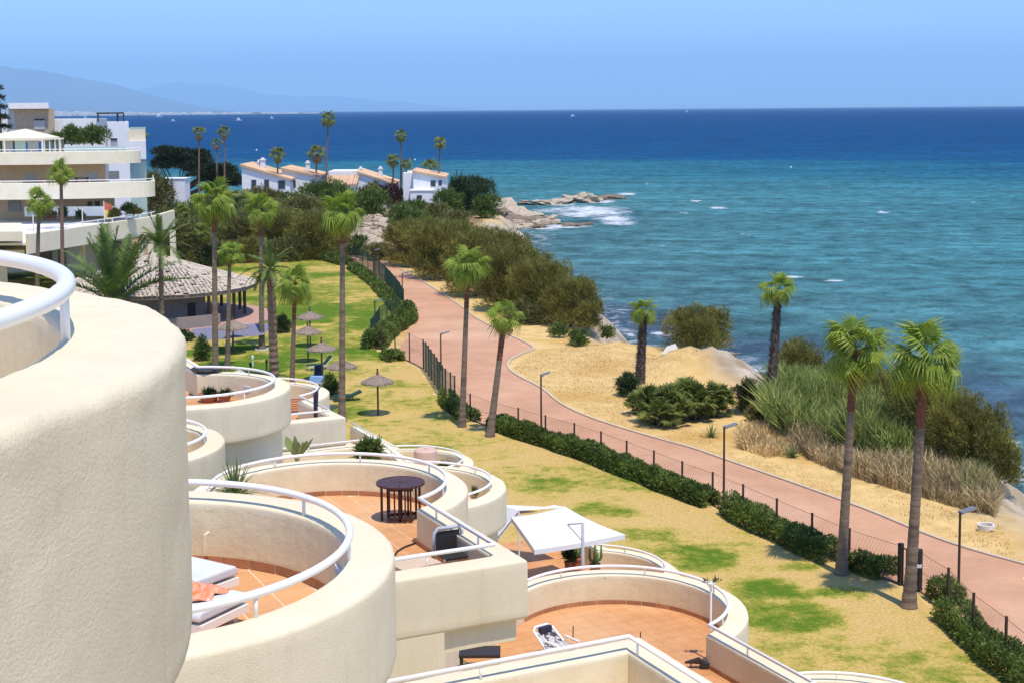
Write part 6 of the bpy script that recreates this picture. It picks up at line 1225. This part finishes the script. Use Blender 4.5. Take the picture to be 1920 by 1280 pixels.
potplant(1078, 1075, 13.9, 34, 34, 28, 34, 'clump of cactus in a dark square pot left of the parasol pole', 'cactus'); potplant(1116, 1096, 13.9, 30, 44, 22, 42, 'forked cactus in a terracotta pot right of the parasol pole', 'cactus')
potplant(1066, 1080, 13.9, 18, 28, 16, 30, 'leafy succulent in a pot at the left of the cacti', 'bush', 'dkgreen')
potplant(895, 932, 10.8, 14, 8, 14, 8, 'tiny plant in a pot behind the right drum rail'); potplant(830, 884, 13.9, 14, 8, 12, 8, 'small green pot plant on the farther round terrace')
agave(441, 934, 150, 96, 'spiky yellow-green agave in front of the round terrace rail', Y=26.2, n=80, wid=.034, drop=.6)
# big-leaved plant and shrubs in the planter behind
def paddle(px, py, Y, w, h, label, n=7, seed=3):
    x, y, z0 = PD(px, py, Y); s = S(Y); root = empty('banana_plant', (x, y, z0), label, 'plant'); rng = np.random.default_rng(seed)
    for k in range(n):
        az = rng.uniform(0, 6.28); el = R(rng.uniform(48, 86)); L = h / s * rng.uniform(.55, 1.0); d = np.array((math.cos(az) * math.cos(el), math.sin(az) * math.cos(el) * .6, math.sin(el))); s_ = np.array((1, .2, 0)) if k % 2 else np.array((.5, .9, 0)); V = []; F = []
        for q in range(8):
            t = q / 7; c = d * L * t - np.array((0, 0, .1 * L * t ** 3)); ww = (.012 if t < .4 else .13 * L * math.sin(math.pi * min(.98, (t - .4) / .6 + .08)) ** .7 + .004); V += [c - s_ * ww, c + s_ * ww]
        for q in range(7): o = q * 2; F.append((o, o + 1, o + 3, o + 2))
        o = bpy.data.objects.new('leaf', mesh_of('leaf', V, F, [rng.uniform(.5, 1.2)] * len(V), M['agave'])); COL.objects.link(o); o.parent = root
    m_ = MB(); m_.lathe([(.14, -.3), (.2, -.02), (.17, 0), (.01, -.02)], (x, y, z0), 14); m_.build('pot', M['pot'], root)
paddle(556, 870, 42.0, 70, 72, 'paddle-leaved plant behind the round terrace rail')
for a in [(468, 862, 26, 18, 'dkgreen', 'dark low plant at the left of the planter'), (485, 870, 30, 22, 'green', 'green plant beside the dark one in the planter'), (690, 862, 52, 40, 'green', 'bushy pot plant in the box corner behind the table terrace'), (440, 885, 20, 14, 'dkgreen', 'low dark plant behind the agave')]:
    shrub('planter_shrub', a[0], a[1], a[2], a[3], M[a[4]], a[5], 'plant', nb=3, H=CAMZ - PD(a[0], a[1], 42.5)[2])
# grey chair and beige screen on the table terrace
x, y = G(840, 1075, 7.71); z0 = CAMZ - 7.71; ch = empty('folding_chair', (x, y, z0), 'grey framed folding chair with dark mesh seen over the box parapet', 'chair'); c, s = frame_axes(25)
def T(u, v, z): return (x + c * u - s * v, y + s * u + c * v, z0 + z)
m_ = MB(); m_.tube([T(-.27, 0, .3), T(-.25, -.02, .72), T(-.18, -.02, .80), T(.18, -.02, .80), T(.25, -.02, .72), T(.27, 0, .3)], .032, 7); m_.build('back_frame', M['shutter'], ch, smooth=True)
m_ = MB(); m_.box(T(0, 0, .56), (.42, .03, .36), R(25)); m_.build('back_mesh', M['dark'], ch); m_ = MB(); m_.box(T(0, -.25, .4), (.46, .46, .04), R(25)); m_.build('seat', M['dark'], ch)
for u in (-.24, .24):
    for v in (0, -.45): m_ = MB(); m_.tube([T(u, v, .4), T(u * 1.05, v, 0)], .02, 6); m_.build('leg', M['shutter'], ch)
m_ = MB(); pa, pb_ = np.array(G(742, 1062, 7.2)), np.array(G(812, 1046, 7.2)); cc = (pa + pb_) / 2; m_.box((cc[0], cc[1], CAMZ - 7.45), (math.dist(pa, pb_), .5, .5), math.atan2(pb_[1] - pa[1], pb_[0] - pa[0])); tag(m_.build('storage_box', M['peach']), 'low beige box standing on the table terrace beside the chair', 'box')
m_ = MB(); pts = [G(px, py, 7.70) for px, py in ((740, 1042), (745, 1034), (758, 1026), (775, 1020), (790, 1014), (800, 1026), (806, 1040))]; m_.tube([(a, b, CAMZ - 7.685) for a, b in pts], .016, 6); tag(m_.build('hose', M['dark'], smooth=True), 'dark hose curling on the tiles of the table terrace', 'hose')
# reclining chair and small things on the lower round terrace
x, y = G(1052, 1246, 10.81); z0 = CAMZ - 10.81; rc = empty('reclining_chair', (x, y, z0), 'white framed reclining chair with patterned seat on the lower round terrace', 'chair'); c, s = frame_axes(38)
m_ = MB(); m_.tube([T(-.3, -.55, .36), T(-.3, .2, .4), T(-.28, .66, .68), T(-.18, .74, .74), T(.18, .74, .74), T(.28, .66, .68), T(.3, .2, .4), T(.3, -.55, .36)], .034, 7); m_.build('frame', M['rail'], rc, smooth=True)
patt = mat('patterned_seat_fabric', (.50, .48, .47), (.06, .05, .06), scale=9, rough=.9, lo=.48, hi=.52)
m_ = MB(); V = [T(-.25, -.5, .37), T(.25, -.5, .37), T(.25, .2, .41), T(-.25, .2, .41), T(.24, .64, .67), T(-.24, .64, .67)]; V += [(a, b, q - .04) for a, b, q in V]; m_.add(V, [(0, 1, 2, 3), (3, 2, 4, 5), (6, 9, 8, 7), (9, 11, 10, 8), (0, 6, 7, 1), (5, 4, 10, 11), (0, 3, 9, 6), (3, 5, 11, 9), (1, 7, 8, 2), (2, 8, 10, 4)]); m_.build('seat_fabric', patt, rc)
m_ = MB(); m_.box(T(0, .58, .70), (.34, .1, .14), R(38)); m_.build('head_rest', M['navy'], rc)
for u in (-.3, .3):
    m_ = MB(); m_.tube([T(u, -.45, .36), T(u, -.2, 0)], .022, 6); m_.build('leg', M['rail'], rc); m_ = MB(); m_.tube([T(u, .3, .45), T(u, .05, 0)], .022, 6); m_.build('leg', M['rail'], rc); m_ = MB(); m_.box(T(u, -.05, .58), (.05, .5, .03), R(38)); m_.build('armrest', M['rail'], rc)
x, y = G(1305, 1252, 10.81); z0 = CAMZ - 10.81; bd = MB(); bd.tube([(x - .22, y, z0 + .12), (x + .05, y, z0 + .16), (x + .2, y - .02, z0 + .1)], [.02, .07, .02], 7); bd.tube([(x - .1, y, z0), (x - .1, y, z0 + .12)], .015, 5); bd.tube([(x + .08, y, z0), (x + .08, y, z0 + .12)], .015, 5); bd.box((x + .18, y, z0 + .06), (.2, .16, .12)); tag(bd.build('garden_clutter', M['dark']), 'small dark clutter on the tiles by the straight inner wall', 'clutter')
for px, py, lab in ((1200, 1212, 'thin dark spike on the lower terrace tiles'), (1074, 1200, 'dark bent stick beside the reclining chair')):
    x, y = G(px, py, 10.81); m_ = MB(); m_.tube([(x, y, CAMZ - 10.8), (x + .01, y, CAMZ - 10.5)], .012, 5); m_.tube([(x, y, CAMZ - 10.8), (x + .06, y, CAMZ - 10.78)], .02, 5); tag(m_.build('stake', M['dark']), lab, 'stake')
x, y = G(900, 1255, 10.81); m_ = MB(); m_.box((x, y, CAMZ - 10.45), (.8, .5, .06)); [m_.box((x + a, y + b, CAMZ - 10.63), (.05, .05, .34)) for a in (-.36, .36) for b in (-.2, .2)]; tag(m_.build('low_table', M['dark']), 'low dark table in the shade under the table terrace', 'table')
m_ = MB(); m_.box((x - .9, y + .3, CAMZ - 10.6), (.25, .25, .42)); tag(m_.build('clay_block', M['pot']), 'terracotta pot base in the shade under the table terrace', 'pot')
rc.scale = (.84, .84, .84)
# flower holder on a white pole
x, y, z = PD(1333, 1100, 27.9); fp = empty('flower_pole', (x, y, CAMZ - 10.8), 'white pole with a small plant holder at the big round terrace', 'pole'); m_ = MB(); m_.tube([(x, y, CAMZ - 10.8), (x, y, z + .02)], .022, 8); m_.build('pole', M['rail'], fp); m_ = MB(); m_.lathe([(.02, -.08), (.07, 0), (.09, .04), (.0, .04)], (x, y, z + .05), 10); m_.build('holder', M['rail'], fp)
V, F, T_ = leafcloud(np.random.default_rng(1), [(x - .09, y, z + .12, .05, .04, .05), (x + .12, y, z + .13, .07, .04, .03)], 60, .05, .4, .5, .4); fastmesh('leaves', V, F, M['dkgreen'], tint=T_, parent=fp)
# white square parasol with side pole
z0 = CAMZ - 13.91; xq, yq, _z = PD(1093, 1072, 38.95); pz = CAMZ - 12.0; cpx = [(955, 950, .0), (1062, 946, .0), (1172, 1000, .0), (1002, 1030, .0)]
def pp(px, py, z): d = _ray(px, py); t = (z - CAMZ) / d[2]; return (d[0] * t, d[1] * t, z)
ps = empty('square_parasol', (xq, yq, z0), 'large white square canvas parasol on a side pole on the lower terrace', 'parasol')
C4 = [pp(958, 968, pz), pp(1058, 948, pz + .12), pp(1172, 1001, pz), pp(1002, 1030, pz - .05)]; ctr = np.mean(C4, 0) + (0, 0, .2); V = []; F = []
ring_ = []
for i in range(4):
    a, b = np.array(C4[i]), np.array(C4[(i + 1) % 4])
    for k in range(8): f = k / 8; p = a + (b - a) * f; p = p + (ctr - p) * .035 * math.sin(math.pi * f); p[2] -= .05 * math.sin(math.pi * f); ring_.append(p)
for q in (1, .72, .42, .0): V += [tuple(ctr + (p - ctr) * q + np.array((0, 0, .05 * math.sin(math.pi * q)))) for p in ring_]
n = 32; F = [(j * n + k, j * n + (k + 1) % n, (j + 1) * n + (k + 1) % n, (j + 1) * n + k) for j in range(3) for k in range(n)]; V += [tuple(np.array(p) - (0, 0, .14)) for p in ring_]; F += [(k, 4 * n + k, 4 * n + (k + 1) % n, (k + 1) % n) for k in range(n)]
m_ = MB(); m_.add(V, F); m_.build('canopy', M['cloth_white'], ps)
tx_, ty_, tz_ = PD(1093, 980, yq); m_ = MB(); m_.tube([(xq, yq, z0), (xq, yq, tz_)], .045, 8); m_.build('pole', M['shutter'], ps, smooth=True); hx, hy, hz2 = PD(1064, 982, yq + .15); m_ = MB(); m_.tube([(xq, yq, tz_), (hx, hy, hz2)], .022, 6); m_.build('arm', M['shutter'], ps); m_ = MB(); m_.tube([(hx, hy, hz2), (xq, yq, PD(1093, 1014, yq)[2])], .018, 6); m_.build('strut', M['shutter'], ps)
m_ = MB(); m_.box((xq, yq, z0 + .04), (.7, .7, .08), .4); m_.build('base', M['concrete'], ps)
c2_ = pp(1030, 966, pz + .1); ps2 = empty('square_parasol', (c2_[0], c2_[1] + 1.2, z0), 'second white parasol behind the large one, only its rounded top and left edge showing', 'parasol'); m_ = MB()
V = [pp(938, 945, pz - .35), pp(1010, 952, pz - .1), pp(1040, 946, pz - .05), pp(1060, 950, pz - .1), (c2_[0] + .2, c2_[1] + 2.2, pz - .25), pp(930, 1010, pz - .75), (c2_[0] - .9, c2_[1] + 1.0, pz - .02)]
V += [(a, b, c - .10) for a, b, c in V]; m_.add(V, [(0, 6, 1), (1, 6, 2), (2, 6, 3), (3, 6, 4), (4, 6, 0), (0, 5, 6), (7, 8, 13), (12, 7, 13), (0, 7, 12, 5)]); m_.build('canopy', M['cloth_white'], ps2); m_ = MB(); m_.tube([(c2_[0] - .9, c2_[1] + 1.0, z0), (c2_[0] - .9, c2_[1] + 1.0, pz - .05)], .03, 7); m_.build('pole', M['rail'], ps2)
# closed dark parasol on the far terrace, pinkish round table top beyond
x, y, z = PD(595, 732, 49.3); cp = empty('closed_parasol', (x, y, CAMZ - 10.8), 'closed dark parasol leaning against the rail of the far box terrace', 'parasol'); m_ = MB(); m_.tube([(x - .1, y, CAMZ - 10.8), (x - .05, y, z - .1), (x, y, z)], [.05, .09, .03], 8); m_.build('furled_canopy', M['navy'], cp); m_ = MB(); m_.tube([(x, y, z), (x + .25, y, z + .35)], .025, 6); m_.build('pole', M['lampgrey'], cp)
x, y, z = PD(798, 856, 55.0); m_ = MB(); V = []; pk = empty('round_screen', (x, y, CAMZ - 13.9), 'pinkish round lounge seat standing on the farther round terrace', 'seat'); m_.lathe([(.05, 0), (.42, 0), (.46, .05), (.44, .5), (.38, .56), (.05, .57)], (x, y, CAMZ - 13.4), 20); m_.build('seat', mat('pale_pink_fabric', (.62, .42, .34), rough=.9), pk); m_ = MB(); m_.lathe([(.3, 0), (.3, .5)], (x, y, CAMZ - 13.9), 14); m_.build('base', M['concrete'], pk)
x, y = G(556, 776, 10.81); m_ = MB(); [m_.box((x, y + k * .12, CAMZ - 10.6 + k * .06), (1.0, .1, .04), .1) for k in range(5)]; m_.box((x - .45, y + .2, CAMZ - 10.7), (.06, .5, .2)); m_.box((x + .45, y + .2, CAMZ - 10.7), (.06, .5, .2)); tag(m_.build('deck_bench', M['pot']), 'low reddish slatted bench on the far box terrace', 'bench')

# ------------------------------------------------------------------ boats and buoys on the sea
def boat(px, py, L, label, sail=False, group=None):
    x, y = G(px, py, CAMZ); w = L / S(y); root = empty('sailing_boat' if sail else 'motor_boat', (x, y, 0), label, 'boat', group); h = w * .16; m_ = MB()
    m_.add([(x - w / 2, y - w * .12, h), (x + w * .3, y - w * .13, h), (x + w / 2, y, h * 1.3), (x + w * .3, y + w * .13, h), (x - w / 2, y + w * .12, h), (x - w * .45, y - w * .08, -.2), (x + w * .32, y - w * .07, -.2), (x + w * .44, y, -.2), (x + w * .32, y + w * .07, -.2), (x - w * .45, y + w * .08, -.2)], [(0, 1, 2, 3, 4), (0, 5, 6, 1), (1, 6, 7, 2), (2, 7, 8, 3), (3, 8, 9, 4), (4, 9, 5, 0)]); m_.build('hull', M['rail'], root)
    if sail: m_ = MB(); m_.add([(x - w * .35, y, h * 1.4), (x + w * .1, y, h * 1.4), (x + w * .1, y, w * 1.3), (x - w * .35, y + .1, h * 1.4)], [(0, 1, 2)]); m_.tube([(x + w * .1, y, h), (x + w * .1, y, w * 1.35)], w * .012, 5); m_.build('sail', M['cloth_white'], root)
    else: m_ = MB(); m_.box((x - w * .05, y, h * 1.7), (w * .4, w * .16, h * 1.3)); m_.box((x - w * .1, y, h * 2.7), (w * .2, w * .12, h * .8)); m_.build('cabin', M['white'], root)
boat(1074, 219, 9, 'white motor boat near the horizon, right of centre'); boat(1288, 211, 5, 'tiny sailing boat on the horizon', True); boat(298, 220, 13, 'large white boat with a long wake on the far left'); boat(325, 228, 8, 'white boat nearer than the one with the wake'); boat(448, 227, 12, 'flat white boat above the pine'); boat(510, 223, 8, 'white boat above the left orange roofs'); boat(160, 222, 7, 'small boat far left before the town')
for px, py, lab in ((481, 283, 'small white buoy above the left house'), (778, 301, 'small white buoy beside the tall palm'), (1483, 315, 'small white buoy far out on the right')):
    x, y = G(px, py, CAMZ); r = 1.6 / S(y); m_ = MB(); m_.lathe([(0.01, -r * .5), (r * .8, -r * .2), (r, r * .6), (r * .5, r * 1.6), (.01, r * 1.9)], (x, y, 0), 12); tag(m_.build('buoy', M['rail']), lab, 'buoy')
# ------------------------------------------------------------------ the sea air between here and the mountains
hm = bpy.data.materials.new('sea_haze'); hm.use_nodes = True; t = NT(hm); t.n.clear()
pv = t.add('ShaderNodeVolumePrincipled'); pv.inputs['Color'].default_value = (.52, .81, 1, 1); pv.inputs['Density'].default_value = 2.8e-5; pv.inputs['Anisotropy'].default_value = 0.
ou = t.add('ShaderNodeOutputMaterial'); t.l.new(pv.outputs[0], ou.inputs['Volume'])
hb = MB(); hb.box((-20000, 67000, 2200), (130000, 134400, 4402.2)); hz = hb.build('haze', hm, kind='stuff')
